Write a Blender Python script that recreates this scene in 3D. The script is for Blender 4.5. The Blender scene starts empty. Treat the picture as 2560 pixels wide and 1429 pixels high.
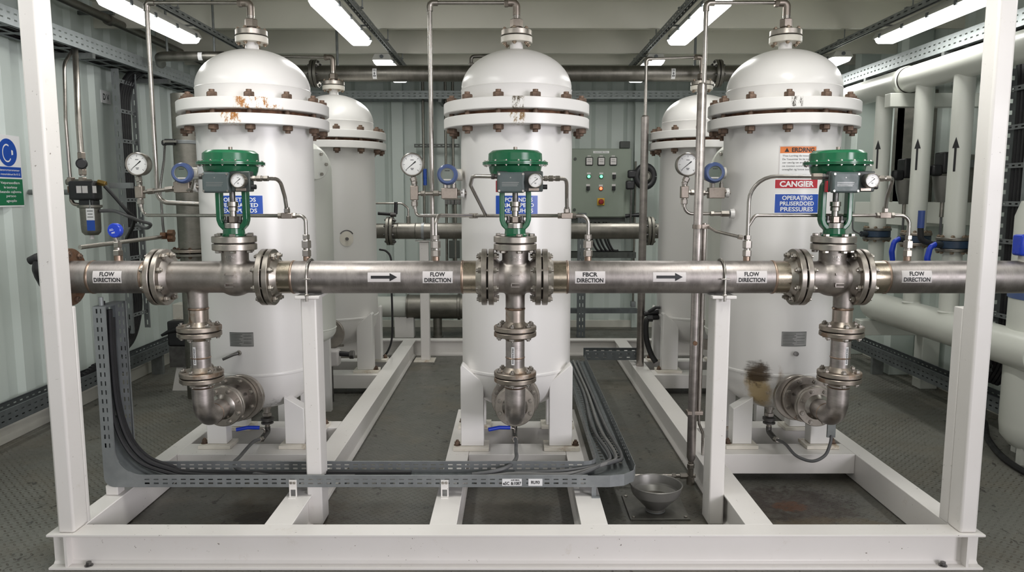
import bpy, bmesh, math, random
from mathutils import Vector as V, Matrix
random.seed(4)
SC = bpy.context.scene
COL = SC.collection
PI = math.pi

# ------------------------------------------------------------------ camera, world, light, exposure
FPX, PITCH, EYE = 1850.0, math.radians(6.9), 1.75
_s, _c = math.sin(PITCH), math.cos(PITCH)
cam_d = bpy.data.cameras.new('camera')
cam_d.sensor_width = 36.0
cam_d.lens = 36.0 * FPX / 2560.0
cam_d.clip_start = 0.05
cam = bpy.data.objects.new('camera', cam_d)
COL.objects.link(cam)
cam.location = (0, 0, EYE)
cam.rotation_euler = (PI / 2 - PITCH, 0, 0)
SC.camera = cam
SC.view_settings.view_transform = 'Standard'
SC.view_settings.look = 'None'
SC.view_settings.gamma = 1.0
SC.view_settings.use_curve_mapping = False
SC.view_settings.exposure = -0.05
world = bpy.data.worlds.new('sky')
SC.world = world
world.use_nodes = True
world.node_tree.nodes['Background'].inputs[0].default_value = (0.80, 0.86, 1.0, 1)
world.node_tree.nodes['Background'].inputs[1].default_value = 0.15
SC.cycles.max_bounces = 7
SC.cycles.diffuse_bounces = 4
SC.cycles.glossy_bounces = 4
SC.cycles.sample_clamp_indirect = 6.0
SC.cycles.caustics_reflective = False
SC.cycles.caustics_refractive = False


def area_light(name, loc, rot, sx, sy, power, col):
    d = bpy.data.lights.new(name, 'AREA')
    d.shape = 'RECTANGLE'
    d.size, d.size_y, d.energy, d.color = sx, sy, power, col
    o = bpy.data.objects.new(name, d)
    COL.objects.link(o)
    o.location, o.rotation_euler = loc, rot
    return o


# daylight through the open end of the container behind the photographer, and light from the right, through an unseen side opening added for it
area_light('daylight_at_open_end', (0.1, -4.6, 1.9), (PI / 2, 0, 0), 6.2, 3.0, 110, (1.0, .965, .95))
o = area_light('daylight_at_added_opening', (6.3, -3.2, 2.3), (0, 0, 0), 3.6, 2.6, 500, (.985, .95, 1.0))
o.rotation_euler = (V((-.2, 4.6, 1.3)) - o.location).to_track_quat('-Z', 'Y').to_euler()


# pixel of the photograph (2560 x 1429) at depth y -> point in the room
def W(px, py, y):
    xc, yc = (px - 1280) / FPX, -(py - 714.5) / FPX
    dy, dz = _c + yc * _s, yc * _c - _s
    t = y / dy
    return V((xc * t, y, EYE + dz * t))


def YZ(py, z):
    yc = -(py - 714.5) / FPX
    return (z - EYE) / (yc * _c - _s) * (_c + yc * _s)


def WX(px, py, x):        # point of that pixel on the plane X = x
    xc, yc = (px - 1280) / FPX, -(py - 714.5) / FPX
    t = x / xc
    return V((x, (_c + yc * _s) * t, EYE + (yc * _c - _s) * t))


# ------------------------------------------------------------------ materials
MATS = {}


class G:
    """small node-graph writer"""
    def __init__(s, name):
        s.m = bpy.data.materials.new(name)
        s.m.use_nodes = True
        s.t = s.m.node_tree
        s.b = s.t.nodes['Principled BSDF']
        s._co = None

    def n(s, typ, **kw):
        nd = s.t.nodes.new(typ)
        for k, v in kw.items():
            setattr(nd, k, v)
        return nd

    def put(s, sock, v):
        if hasattr(v, 'node'):
            s.t.links.new(v, sock)
        elif isinstance(v, (tuple, list)):
            sock.default_value = tuple(v) + ((1,) if len(v) == 3 and sock.type == 'RGBA' else ())
        else:
            sock.default_value = v

    def co(s):
        if s._co is None:
            s._co = s.n('ShaderNodeTexCoord').outputs['Object']
        return s._co

    def mp(s, scale=(1, 1, 1), loc=(0, 0, 0), rot=(0, 0, 0)):
        m = s.n('ShaderNodeMapping')
        s.put(m.inputs[0], s.co())
        m.inputs[1].default_value, m.inputs[2].default_value, m.inputs[3].default_value = loc, rot, scale
        return m.outputs[0]

    def noise(s, sc=5, det=3, rough=.55, vec=None, dist=0):
        nd = s.n('ShaderNodeTexNoise')
        s.put(nd.inputs['Vector'], vec if vec is not None else s.co())
        nd.inputs['Scale'].default_value, nd.inputs['Detail'].default_value = sc, det
        nd.inputs['Roughness'].default_value, nd.inputs['Distortion'].default_value = rough, dist
        return nd.outputs[0]

    def f(s, op, a, b=0.0, c=0.0):
        nd = s.n('ShaderNodeMath', operation=op)
        for i, v in enumerate((a, b, c)):
            s.put(nd.inputs[i], v)
        return nd.outputs[0]

    def ramp(s, v, lo, hi, a=0.0, b=1.0, smooth=True):
        nd = s.n('ShaderNodeMapRange', interpolation_type='SMOOTHSTEP' if smooth else 'LINEAR')
        for i, x in enumerate((v, lo, hi, a, b)):
            s.put(nd.inputs[i], x)
        return nd.outputs[0]

    def mix(s, fac, a, b):
        nd = s.n('ShaderNodeMix', data_type='RGBA')
        s.put(nd.inputs[0], fac)
        s.put(nd.inputs[6], a)
        s.put(nd.inputs[7], b)
        return nd.outputs[2]

    def xyz(s, v=None):
        nd = s.n('ShaderNodeSeparateXYZ')
        s.put(nd.inputs[0], v if v is not None else s.co())
        return nd.outputs

    def bump(s, h, strength=.3, dist=.01):
        nd = s.n('ShaderNodeBump')
        nd.inputs['Strength'].default_value, nd.inputs['Distance'].default_value = strength, dist
        s.put(nd.inputs['Height'], h)
        s.put(s.b.inputs['Normal'], nd.outputs[0])

    def end(s, col, rough=.5, metal=0.0, **kw):
        s.put(s.b.inputs['Base Color'], col)
        s.put(s.b.inputs['Roughness'], rough)
        s.put(s.b.inputs['Metallic'], metal)
        for k, v in kw.items():
            s.put(s.b.inputs[k], v)
        MATS[s.m.name] = s.m
        return s.m


ORD = ('first', 'second', 'third', 'fourth', 'fifth', 'sixth', 'seventh')


def sc3(c, k):
    return tuple(min(1, x * k) for x in c)


def simple(name, col, rough=.5, metal=0.0, var=.12, scale=9, dirt=None, dirt_amt=0.0, rvar=.06, **kw):
    g = G(name)
    n = g.noise(scale, 4)
    c = g.mix(g.ramp(n, .3, .7), sc3(col, 1 - var), sc3(col, 1 + var))
    if dirt:
        d = g.noise(scale * .45, 6, .7)
        c = g.mix(g.ramp(d, .72 - dirt_amt, .86 - dirt_amt), c, dirt)
    r = g.ramp(g.noise(scale * 2.2, 3), .3, .7, max(.02, rough - rvar), rough + rvar)
    return g.end(c, r, metal, **kw)


WHITE = (.80, .785, .765)
simple('white_paint', WHITE, .30, 0, .003, 2, rvar=.01)


def frame_paint():
    """white steelwork paint with scuffs, small chips and a little rust along the edges"""
    g = G('white_frame_paint')
    n = g.noise(3, 4)
    c = g.mix(g.ramp(n, .3, .7), (.765, .74, .71), (.785, .76, .735))
    grime = g.noise(7, 6, .75)
    c = g.mix(g.ramp(grime, .60, .78, 0, .35), c, (.50, .43, .33))
    chips = g.f('MULTIPLY', g.ramp(g.noise(55, 3, .6), .69, .72), g.ramp(g.noise(5, 3, .6), .48, .60))
    c = g.mix(g.f('MULTIPLY', chips, .85), c, (.13, .10, .075))
    scr = g.ramp(g.noise(24, 5, .75, g.mp((.5, 1, 1))), .66, .72, 0, .5)
    c = g.mix(g.f('MULTIPLY', scr, g.ramp(g.noise(3.3, 3, .6), .52, .62)), c, (.40, .27, .15))
    return g.end(c, g.ramp(n, .3, .7, .32, .42), 0)


frame_paint()
simple('cream_paint', (.74, .70, .62), .4, 0, .06, 9, (.36, .24, .13), .17)
simple('wall_paint', (.60, .665, .625), .42, 0, .015, 2)
simple('ceiling_paint', (.68, .67, .585), .5, 0, .03, 2)
simple('pipe_white', (.66, .675, .62), .32, 0, .006, 3, rvar=.01)
simple('kerb_paint', (.66, .65, .58), .5, 0, .05, 5, (.38, .33, .24), .12)
simple('dark_steel', (.16, .155, .15), .4, .8, .2, 14)
simple('rust_bolt', (.165, .112, .082), .62, .55, .35, 30)
simple('bronze_bolt', (.30, .235, .175), .45, .8, .3, 30)
simple('stud_rust', (.16, .08, .045), .7, .4, .4, 40)
simple('steel_bolt', (.40, .375, .34), .34, .95, .2, 30)
simple('galvanised', (.25, .265, .27), .5, .45, .08, 14)
simple('galvanised_bright', (.47, .51, .515), .5, .35, .06, 14)
simple('galvanised_dark', (.14, .155, .16), .5, .45, .10, 14)
simple('strut_zinc', (.22, .235, .23), .5, .5, .12, 14)
simple('black_plastic', (.018, .018, .02), .42, 0, .2, 9)
simple('black_rubber', (.013, .013, .014), .55, 0, .2, 9)
simple('cable_black', (.012, .012, .014), .5, 0, .2, 9)
simple('cable_grey', (.12, .122, .125), .5, 0, .1, 9)
simple('cable_pale', (.20, .20, .195), .5, 0, .1, 9)
simple('green_paint', (.012, .115, .050), .22, 0, .08, 6)
simple('positioner_grey', (.075, .098, .098), .42, 0, .08, 12)
simple('positioner_dark', (.045, .055, .052), .45, 0, .08, 12)
simple('blue_paint', (.045, .085, .30), .38, 0, .1, 9)
simple('slate_blue', (.075, .115, .265), .35, 0, .08, 9)
simple('blue_sign', (.012, .072, .40), .32, 0, .03, 5)
simple('bright_blue', (.012, .05, .52), .32, 0, .03, 5)
simple('green_sign', (.010, .16, .065), .35, 0, .03, 5)
simple('red_sign', (.46, .022, .035), .35, 0, .03, 5)
simple('orange_sign', (.72, .20, .045), .4, 0, .03, 5)
simple('sign_white', (.82, .82, .82), .35, 0, .01, 5)
simple('label_white', (.66, .63, .62), .4, 0, .02, 8)
simple('ink_black', (.012, .012, .014), .45, 0, .02, 5)
simple('ink_orange', (.40, .05, .01), .45, 0, .02, 5)
simple('ink_red', (.42, .03, .02), .45, 0, .02, 5)
simple('ink_white', (.84, .84, .84), .4, 0, .02, 5)
simple('nameplate_grey', (.30, .30, .29), .35, .5, .06, 18)
simple('dial_white', (.80, .80, .79), .35, 0, .01, 5)
simple('lcd', (.14, .17, .145), .2, 0, .04, 5)
simple('beige_housing', (.62, .60, .53), .42, 0, .04, 9, (.35, .25, .15), .08)
simple('panel_green', (.235, .275, .225), .42, 0, .03, 4)
simple('panel_dark', (.06, .068, .06), .45, 0, .05, 4)
simple('yellow_plastic', (.62, .36, .035), .4, 0, .05, 8)
simple('red_plastic', (.25, .012, .010), .35, 0, .05, 8)
simple('bowl_grey', (.23, .225, .21), .38, .45, .05, 9)
simple('valve_dark', (.035, .045, .055), .45, .2, .1, 9)
simple('valve_blue', (.022, .045, .085), .42, 0, .1, 9)
simple('dark_plate', (.15, .145, .13), .45, .3, .2, 9, (.06, .05, .04), .1)
simple('brass', (.48, .31, .10), .35, .9, .1, 20)
simple('lamp_housing', (.52, .52, .47), .45, 0, .04, 9)
simple('gasket', (.020, .017, .015), .7, 0, .1, 9)


def emit(name, col, strength):
    g = G(name)
    MATS[name] = g.end(col, .4, 0, **{'Emission Color': col, 'Emission Strength': strength})


emit('lamp_glow', (1.0, 1.0, .98), 5.5)
emit('green_glow', (.25, 1.0, .55), 1.3)
emit('orange_glow', (1.0, .28, .12), 1.3)


def steel(name, col, rough, streak=(1, 1, 1), tint=(.30, .19, .12), tint_amt=0.0, metal=1.0):
    g = G(name)
    n1 = g.noise(6, 5, .65, g.mp(streak))
    n2 = g.noise(60, 2, .5, g.mp(streak))
    c = g.mix(g.ramp(n1, .3, .72), sc3(col, .82), sc3(col, 1.12))
    c = g.mix(g.ramp(n2, .45, .75, 0, .35), c, sc3(col, .70))
    if tint_amt:
        d = g.noise(7, 6, .7)
        c = g.mix(g.ramp(d, .70 - tint_amt, .82 - tint_amt, 0, .8), c, tint)
    r = g.f('ADD', g.ramp(n1, .3, .7, rough - .07, rough + .07), g.f('MULTIPLY', n2, .06))
    g.bump(g.f('ADD', n1, g.f('MULTIPLY', n2, .4)), .06, .004)
    return g.end(c, r, metal)


steel('steel_pipe', (.36, .333, .318), .43, (3, 1, 1), (.27, .20, .15), .06)
steel('steel_vertical', (.44, .405, .385), .38, (1, 1, 3), (.28, .19, .13), .07)
steel('steel_cast', (.36, .33, .305), .44, (1, 1, 1), (.24, .19, .15), .10)
steel('steel_flange', (.43, .395, .355), .34, (1, 1, 1), (.30, .21, .15), .10)
steel('steel_flange_rusty', (.37, .325, .28), .40, (1, 1, 1), (.24, .155, .10), .17)
steel('steel_bright', (.42, .395, .365), .29, (1, 1, 1))
steel('steel_fitting', (.42, .39, .355), .32, (1, 1, 1), (.30, .20, .14), .04)
steel('steel_block', (.38, .33, .29), .38, (1, 1, 1), (.27, .19, .14), .08)
steel('steel_dull', (.235, .225, .20), .42, (3, 1, 1), (.2, .16, .12), .05)
steel('steel_duct', (.27, .26, .23), .46, (1, 1, 3))
steel('weld_tint', (.38, .285, .225), .36, (1, 1, 1), (.22, .12, .07), .10)
steel('weld_gold', (.42, .37, .295), .22, (1, 1, 1), (.36, .25, .15), .08)
steel('steel_tinted', (.45, .39, .34), .34, (1, 1, 1), (.26, .15, .09), .18)
steel('rust_metal', (.20, .12, .075), .6, (1, 1, 1), (.15, .06, .03), .2, .6)


def rust_paint(name, spots, deep=(.36, .145, .03), pale=(.62, .45, .22)):
    """white paint with rust patches; spots: (angle deg about the vessel axis, half width deg, z low, z high) in part space"""
    g = G(name)
    x, y, z = g.xyz()
    ang = g.f('ARCTAN2', x, g.f('MULTIPLY', y, -1))
    total = None
    for a, hw, z0, z1 in spots:
        a, hw = math.radians(a), math.radians(hw)
        d = g.f('ABSOLUTE', g.f('SUBTRACT', ang, a))
        m = g.ramp(d, hw * .75, hw * 1.15, 1, 0)
        zz = g.f('MULTIPLY', g.ramp(z, z0 - .006, z0 + .002), g.ramp(z, z1 - .002, z1 + .006, 1, 0))
        m = g.f('MULTIPLY', m, zz)
        total = m if total is None else g.f('MAXIMUM', total, m)
    st = g.noise(34, 6, .75, g.mp((1, 1, .45)))
    fine = g.noise(120, 3, .6)
    m1 = g.f('MULTIPLY', total, g.ramp(st, .44, .60))
    m2 = g.f('MULTIPLY', total, g.ramp(g.f('ADD', st, g.f('MULTIPLY', fine, .25)), .60, .72))
    c = g.mix(g.f('MULTIPLY', m1, .55), WHITE, pale)
    c = g.mix(m2, c, deep)
    return g.end(c, g.ramp(m2, 0, 1, .32, .7), 0)


# ------------------------------------------------------------------ mesh builder and scene tree
ORG = {}


def frame(ax):
    w = V(ax).normalized()
    a = V((0, 0, 1)) if abs(w.z) < .9 else V((1, 0, 0))
    if abs(w.z) > .9:
        u = V((1, 0, 0))
        v = w.cross(u).normalized()
        u = v.cross(w).normalized()
    else:
        u = a.cross(w).normalized()
        v = w.cross(u).normalized()
    return u, v, w


def rounded(pts, rad, seg=6):
    q = [V(p) for p in pts]
    pts = [q[0]] + [b for a, b in zip(q, q[1:]) if (b - a).length > 1e-5]
    if rad <= 0:
        return pts
    out = [pts[0]]
    for i in range(1, len(pts) - 1):
        a, b, c = pts[i - 1], pts[i], pts[i + 1]
        d1, d2 = (a - b), (c - b)
        l1, l2 = d1.length, d2.length
        d1, d2 = d1 / l1, d2 / l2
        cosang = max(-1, min(1, d1.dot(d2)))
        half = math.acos(cosang) / 2
        if half > PI / 2 - .02:
            out.append(b)
            continue
        t = min(rad / math.tan(half), l1 * .49, l2 * .49)
        r = t * math.tan(half)
        bis = (d1 + d2).normalized()
        cen = b + bis * (r / math.sin(half))
        s0, s1 = (b + d1 * t) - cen, (b + d2 * t) - cen
        tot = s0.angle(s1)
        for k in range(seg + 1):
            f = k / seg
            out.append(cen + (s0 * math.sin((1 - f) * tot) + s1 * math.sin(f * tot)) / math.sin(tot))
    out.append(pts[-1])
    return out


def smooth_path(pts, n=8):
    """Catmull-Rom through the points"""
    p = [V(a) for a in pts]
    p = [p[0] * 2 - p[1]] + p + [p[-1] * 2 - p[-2]]
    out = []
    for i in range(1, len(p) - 2):
        for k in range(n):
            t = k / n
            a, b, c, d = p[i - 1], p[i], p[i + 1], p[i + 2]
            out.append(.5 * ((2 * b) + (c - a) * t + (2 * a - 5 * b + 4 * c - d) * t * t + (3 * b - a - 3 * c + d) * t ** 3))
    out.append(p[-2])
    return out


class MB:
    def __init__(s):
        s.bm = bmesh.new()

    def face(s, pts):
        return s.bm.faces.new([s.bm.verts.new(p) for p in pts])

    def box(s, x0, x1, y0, y1, z0, z1):
        return s.obb(((x0 + x1) / 2, (y0 + y1) / 2, (z0 + z1) / 2), (1, 0, 0), (0, 1, 0), (0, 0, 1), abs(x1 - x0) / 2, abs(y1 - y0) / 2, abs(z1 - z0) / 2)

    def obb(s, c, u, v, w, a, b, d):
        c, u, v, w = V(c), V(u) * a, V(v) * b, V(w) * d
        vs = [s.bm.verts.new(c + u * i + v * j + w * k) for k in (-1, 1) for j in (-1, 1) for i in (-1, 1)]
        for q in ((0, 2, 3, 1), (4, 5, 7, 6), (0, 1, 5, 4), (2, 6, 7, 3), (0, 4, 6, 2), (1, 3, 7, 5)):
            s.bm.faces.new([vs[i] for i in q])
        return s

    def loft(s, rings, caps=True):
        vr = [[s.bm.verts.new(p) for p in r] for r in rings]
        n = len(vr[0])
        for a, b in zip(vr, vr[1:]):
            for i in range(n):
                j = (i + 1) % n
                s.bm.faces.new((a[i], a[j], b[j], b[i]))
        if caps:
            s.bm.faces.new(vr[0][::-1])
            s.bm.faces.new(vr[-1])
        return s

    def lathe(s, prof, o=(0, 0, 0), ax=(0, 0, 1), n=32, ph=0.0):
        o = V(o)
        u, v, w = frame(ax)
        rows = []
        for r, h in prof:
            if r < 1e-6:
                rows.append([s.bm.verts.new(o + w * h)])
            else:
                rows.append([s.bm.verts.new(o + w * h + (u * math.cos(ph + 2 * PI * i / n) + v * math.sin(ph + 2 * PI * i / n)) * r) for i in range(n)])
        for a, b in zip(rows, rows[1:]):
            if len(a) == 1 and len(b) == 1:
                continue
            for i in range(n):
                j = (i + 1) % n
                if len(a) == 1:
                    s.bm.faces.new((a[0], b[j], b[i]))
                elif len(b) == 1:
                    s.bm.faces.new((a[i], a[j], b[0]))
                else:
                    s.bm.faces.new((a[i], a[j], b[j], b[i]))
        return s

    def cyl(s, o, ax, r, h, n=24, r2=None):
        return s.lathe([(0, 0), (r, 0), (r if r2 is None else r2, h), (0, h)], o, ax, n)

    def rod(s, a, b, r, n=16):
        a, b = V(a), V(b)
        return s.cyl(a, b - a, r, (b - a).length, n)

    def hexn(s, o, ax, r, h, ph=0.0):
        k = r * .12
        return s.lathe([(0, 0), (r - k, 0), (r, k), (r, h - k), (r - k, h), (0, h)], o, ax, 6, ph)

    def ring(s, o, ax, r0, r1, h, n=40, ch=.003):
        return s.lathe([(r0, 0), (r1 - ch, 0), (r1, ch), (r1, h - ch), (r1 - ch, h), (r0, h), (r0, 0)], o, ax, n)

    def sphere(s, o, r, n=20, sx=1, sy=1, sz=1):
        o = V(o)
        m = n // 2
        rows = []
        for k in range(m + 1):
            a = -PI / 2 + PI * k / m
            if k in (0, m):
                rows.append([s.bm.verts.new(o + V((0, 0, r * sz * math.sin(a))))])
            else:
                rows.append([s.bm.verts.new(o + V((r * sx * math.cos(a) * math.cos(2 * PI * i / n), r * sy * math.cos(a) * math.sin(2 * PI * i / n), r * sz * math.sin(a)))) for i in range(n)])
        for a, b in zip(rows, rows[1:]):
            for i in range(n):
                j = (i + 1) % n
                if len(a) == 1:
                    s.bm.faces.new((a[0], b[j], b[i]))
                elif len(b) == 1:
                    s.bm.faces.new((a[i], a[j], b[0]))
                else:
                    s.bm.faces.new((a[i], a[j], b[j], b[i]))
        return s

    def tube(s, pts, r, n=12, bend=0.0, caps=True, seg=7):
        p = rounded(pts, bend, seg)
        q = [p[0]]
        for a in p[1:]:
            if (a - q[-1]).length > 1e-5:
                q.append(a)
        p = q
        rr_ = None
        if isinstance(r, (list, tuple)):      # radii given at the control points: spread over the rounded path
            o = [V(a) for a in pts]
            L = [0.0]
            for a, b in zip(o, o[1:]):
                L.append(L[-1] + (b - a).length)
            l, tot = [0.0], 0.0
            for a, b in zip(p, p[1:]):
                tot += (b - a).length
                l.append(tot)
            rr_ = []
            for d in l:
                x = d / tot * L[-1]
                k = max(i for i in range(len(L)) if L[i] <= x + 1e-6)
                k = min(k, len(L) - 2)
                f = (x - L[k]) / (L[k + 1] - L[k])
                rr_.append(r[k] + (r[k + 1] - r[k]) * min(1, f))
        rings = []
        t = (p[1] - p[0]).normalized()
        u, v, _ = frame(t)
        for i, c in enumerate(p):
            if i == 0:
                nt = (p[1] - p[0]).normalized()
            elif i == len(p) - 1:
                nt = (p[-1] - p[-2]).normalized()
            else:
                nt = ((p[i + 1] - c).normalized() + (c - p[i - 1]).normalized()).normalized()
            rot = t.rotation_difference(nt)
            u, v, t = rot @ u, rot @ v, nt
            rr = rr_[i] if rr_ else r
            rings.append([c + (u * math.cos(2 * PI * k / n) + v * math.sin(2 * PI * k / n)) * rr for k in range(n)])
        return s.loft(rings, caps)

    def prism(s, poly, o, u, v, w, h):
        o, u, v, w = V(o), V(u), V(v), V(w)
        a = [s.bm.verts.new(o + u * x + v * y) for x, y in poly]
        b = [s.bm.verts.new(o + u * x + v * y + w * h) for x, y in poly]
        n = len(poly)
        s.bm.faces.new(a[::-1])
        s.bm.faces.new(b)
        for i in range(n):
            s.bm.faces.new((a[i], a[(i + 1) % n], b[(i + 1) % n], b[i]))
        return s

    def perf(s, o, u, v, L, wid, pitch=.05, slot=.028, rows=((.25, .40), (.60, .75)), bendf=None):
        """sheet strip with real slots: L along u, wid along v, rows are fractions of wid"""
        o, u, v = V(o), V(u).normalized(), V(v).normalized()
        n = max(1, int(round(L / pitch)))
        pt = L / n
        xs = [0.0]
        for i in range(n):
            xs += [i * pt + (pt - slot) / 2, i * pt + (pt + slot) / 2]
        xs.append(L)
        ys = [0.0]
        for a, b in rows:
            ys += [a * wid, b * wid]
        ys.append(wid)
        P = lambda x, y: (o + u * x + v * y)
        grid = [[s.bm.verts.new(P(x, y)) for y in ys] for x in xs]
        for i in range(len(xs) - 1):
            for j in range(len(ys) - 1):
                if i % 2 == 1 and j % 2 == 1:
                    continue
                s.bm.faces.new((grid[i][j], grid[i + 1][j], grid[i + 1][j + 1], grid[i][j + 1]))
        return s

    def sheet(s, o, u, v, nu=1, nv=1):
        o, u, v = V(o), V(u), V(v)
        g = [[s.bm.verts.new(o + u * (i / nu) + v * (j / nv)) for j in range(nv + 1)] for i in range(nu + 1)]
        for i in range(nu):
            for j in range(nv):
                s.bm.faces.new((g[i][j], g[i + 1][j], g[i + 1][j + 1], g[i][j + 1]))
        return s

    def wrap(s, f, u0, u1, v0, v1, nu=8, nv=8):
        g = [[s.bm.verts.new(f(u0 + (u1 - u0) * i / nu, v0 + (v1 - v0) * j / nv)) for j in range(nv + 1)] for i in range(nu + 1)]
        for i in range(nu):
            for j in range(nv):
                s.bm.faces.new((g[i][j], g[i + 1][j], g[i + 1][j + 1], g[i][j + 1]))
        return s

    def poly(s, f, pts):
        s.bm.faces.new([s.bm.verts.new(f(x, y)) for x, y in pts])
        return s

    def text(s, txt, f, size, cx=0.0, cy=0.0, width=None, bold=.018):
        vs, fs, w, h = text_geo(txt, bold)
        k = size
        kx = (width / w) if width else size
        vv = [s.bm.verts.new(f(cx + (x - w / 2) * kx, cy + (y - h / 2) * k)) for x, y in vs]
        for q in fs:
            try:
                s.bm.faces.new([vv[i] for i in q])
            except ValueError:
                pass
        return s

    def done(s, name, mat, parent=None, bevel=0.0, smooth=38, solid=0.0, seg=2, at=None, sub=0):
        bm = s.bm
        bmesh.ops.recalc_face_normals(bm, faces=bm.faces)
        org = ORG[parent.name] if parent is not None else V(at if at is not None else (0, 0, 0))
        bmesh.ops.translate(bm, verts=bm.verts, vec=-org)
        th = math.radians(smooth)
        for f in bm.faces:
            f.smooth = not solid
        for e in bm.edges:
            if len(e.link_faces) == 2 and e.calc_face_angle(0) > th:
                e.smooth = False
        me = bpy.data.meshes.new(name)
        bm.to_mesh(me)
        bm.free()
        o = bpy.data.objects.new(name, me)
        COL.objects.link(o)
        me.materials.append(MATS[mat] if isinstance(mat, str) else mat)
        if parent is not None:
            o.parent = parent
        else:
            o.location = org
        ORG[o.name] = org
        if solid:
            m = o.modifiers.new('thickness', 'SOLIDIFY')
            m.thickness, m.offset = solid, 0
        if bevel:
            m = o.modifiers.new('edge', 'BEVEL')
            m.width, m.segments, m.limit_method, m.angle_limit = bevel, seg, 'ANGLE', math.radians(40)
            m.harden_normals = False
        if sub:
            m = o.modifiers.new('sub', 'SUBSURF')
            m.levels = m.render_levels = sub
        return o


_TG = {}


def text_geo(txt, bold):
    if (txt, bold) in _TG:
        return _TG[(txt, bold)]
    cu = bpy.data.curves.new('t', 'FONT')
    cu.body, cu.size, cu.offset, cu.resolution_u = txt, 1.0, bold, 3
    ob = bpy.data.objects.new('t', cu)
    COL.objects.link(ob)
    dg = bpy.context.evaluated_depsgraph_get()
    me = bpy.data.meshes.new_from_object(ob.evaluated_get(dg))
    vs = [(v.co.x, v.co.y) for v in me.vertices]
    fs = [tuple(p.vertices) for p in me.polygons]
    bpy.data.objects.remove(ob)
    bpy.data.curves.remove(cu)
    bpy.data.meshes.remove(me)
    x0, x1 = min(a for a, _ in vs), max(a for a, _ in vs)
    y0, y1 = min(b for _, b in vs), max(b for _, b in vs)
    vs = [((a - x0), (b - y0)) for a, b in vs]
    # size refers to capital height: normalise by the height of the line
    h = .72
    vs = [(a / h, b / h) for a, b in vs]
    r = (vs, fs, (x1 - x0) / h, (y1 - y0) / h)
    _TG[(txt, bold)] = r
    return r


def tag(o, label, cat, group=None):
    o['label'], o['category'] = label, cat
    if group:
        o['group'] = group
    return o


def thing(name, label, cat, loc=(0, 0, 0), group=None):
    o = bpy.data.objects.new(name, None)
    COL.objects.link(o)
    o.location = loc
    o.empty_display_size = .1
    ORG[o.name] = V(loc)
    return tag(o, label, cat, group)


def struct(o):
    o['kind'] = 'structure'
    return o


def dup(root, loc=None, label=None, group=None, skip=()):
    r = root.copy()
    COL.objects.link(r)
    if loc is not None:
        r.location = loc
    ORG[r.name] = V(r.location)
    if label:
        r['label'] = label
    if group:
        r['group'] = group

    def kids(src, dst):
        for ch in list(src.children):
            if ch.name.split('.')[0] in skip:
                continue
            c = ch.copy()
            COL.objects.link(c)
            c.parent = dst
            ORG[c.name] = ORG[r.name]
            kids(ch, c)
    kids(root, r)
    return r


def recolour(root, name, mat):
    for ch in root.children_recursive:
        if ch.name.split('.')[0] == name:
            ch.material_slots[0].link = 'OBJECT'
            ch.material_slots[0].material = mat if not isinstance(mat, str) else MATS[mat]


def bolts(parent, o, ax, R, n, g0, g1, size, mat='steel_bolt', ph=0.0, name='bolt', tail=.6, head=.9, stud=True, skip=()):
    """bolt circle; bolts run along ax from g0 to g1 (clamped thickness), hexagon at both ends; each bolt its own part"""
    o = V(o)
    u, v, w = frame(ax)
    mb = MB()
    if stud:
        mb.hexn(w * g1, w, size, size * head)
        mb.cyl(w * (g1 + size * head * .9), w, size * .52, size * tail, 12)
        mb.hexn(w * g0, -w, size, size * head)
        mb.cyl(w * (g0 - size * head * .9), -w, size * .52, size * tail, 12)
        mb.rod(w * g0, w * g1, size * .5, 10)
    else:
        mb.hexn(w * g1, w, size, size * head)
        mb.hexn(w * g0, -w, size, size * head)
        mb.rod(w * g0, w * g1, size * .5, 10)
    first = None
    for i in range(n):
        if i in skip:
            continue
        a = ph + 2 * PI * i / n
        p = o + (u * math.cos(a) + v * math.sin(a)) * R - ORG[parent.name]
        if first is None:
            first = mb.done(name, mat, None)
            b = first
        else:
            b = first.copy()
            COL.objects.link(b)
        b.parent = parent
        b.location = p
        ORG[b.name] = ORG[parent.name]
    return first


def flange_pair(parent, o, ax, r, bore, th=.022, gap=.006, mats=('steel_flange', 'steel_flange'), nb=8, size=.014, ph=PI / 8, pcd=.80, bolt_mat='steel_bolt', hub=True, names=('flange', 'flange')):
    """two flanges face to face at o, with gasket and bolts"""
    o, w = V(o), V(ax).normalized()
    MB().ring(o + w * gap / 2, w, bore * .9, r, th).done(names[0], mats[0], parent)
    MB().ring(o - w * gap / 2, -w, bore * .9, r, th).done(names[1], mats[1], parent)
    MB().ring(o - w * gap / 2, w, bore * .9, r * .86, gap).done('gasket', 'gasket', parent)
    bolts(parent, o, ax, r * pcd, nb, -gap / 2 - th, gap / 2 + th, size, bolt_mat, ph)


# ------------------------------------------------------------------ surfaces mapped on cylinders and planes
def on_pipe_x(x0, zc, yc, R, off=.0015, tilt=0.0):
    """label space on a pipe along X facing the camera: u right, v up, arc length"""
    def f(u, v):
        a = v / R + tilt
        rr = R + off
        return V((x0 + u, yc - math.cos(a) * rr, zc + math.sin(a) * rr))
    return f


def on_vessel(xc, yc, ang, z0, R, off=.0015):
    """label space on an upright cylinder; ang from the -Y direction towards +X"""
    def f(u, v):
        a = ang + u / R
        return V((xc + math.sin(a) * (R + off), yc - math.cos(a) * (R + off), z0 + v))
    return f


def on_plane(o, u, v):
    o, u, v = V(o), V(u).normalized(), V(v).normalized()
    n = u.cross(v)

    def f(a, b, k=0.0):
        return o + u * a + v * b
    return f
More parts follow.
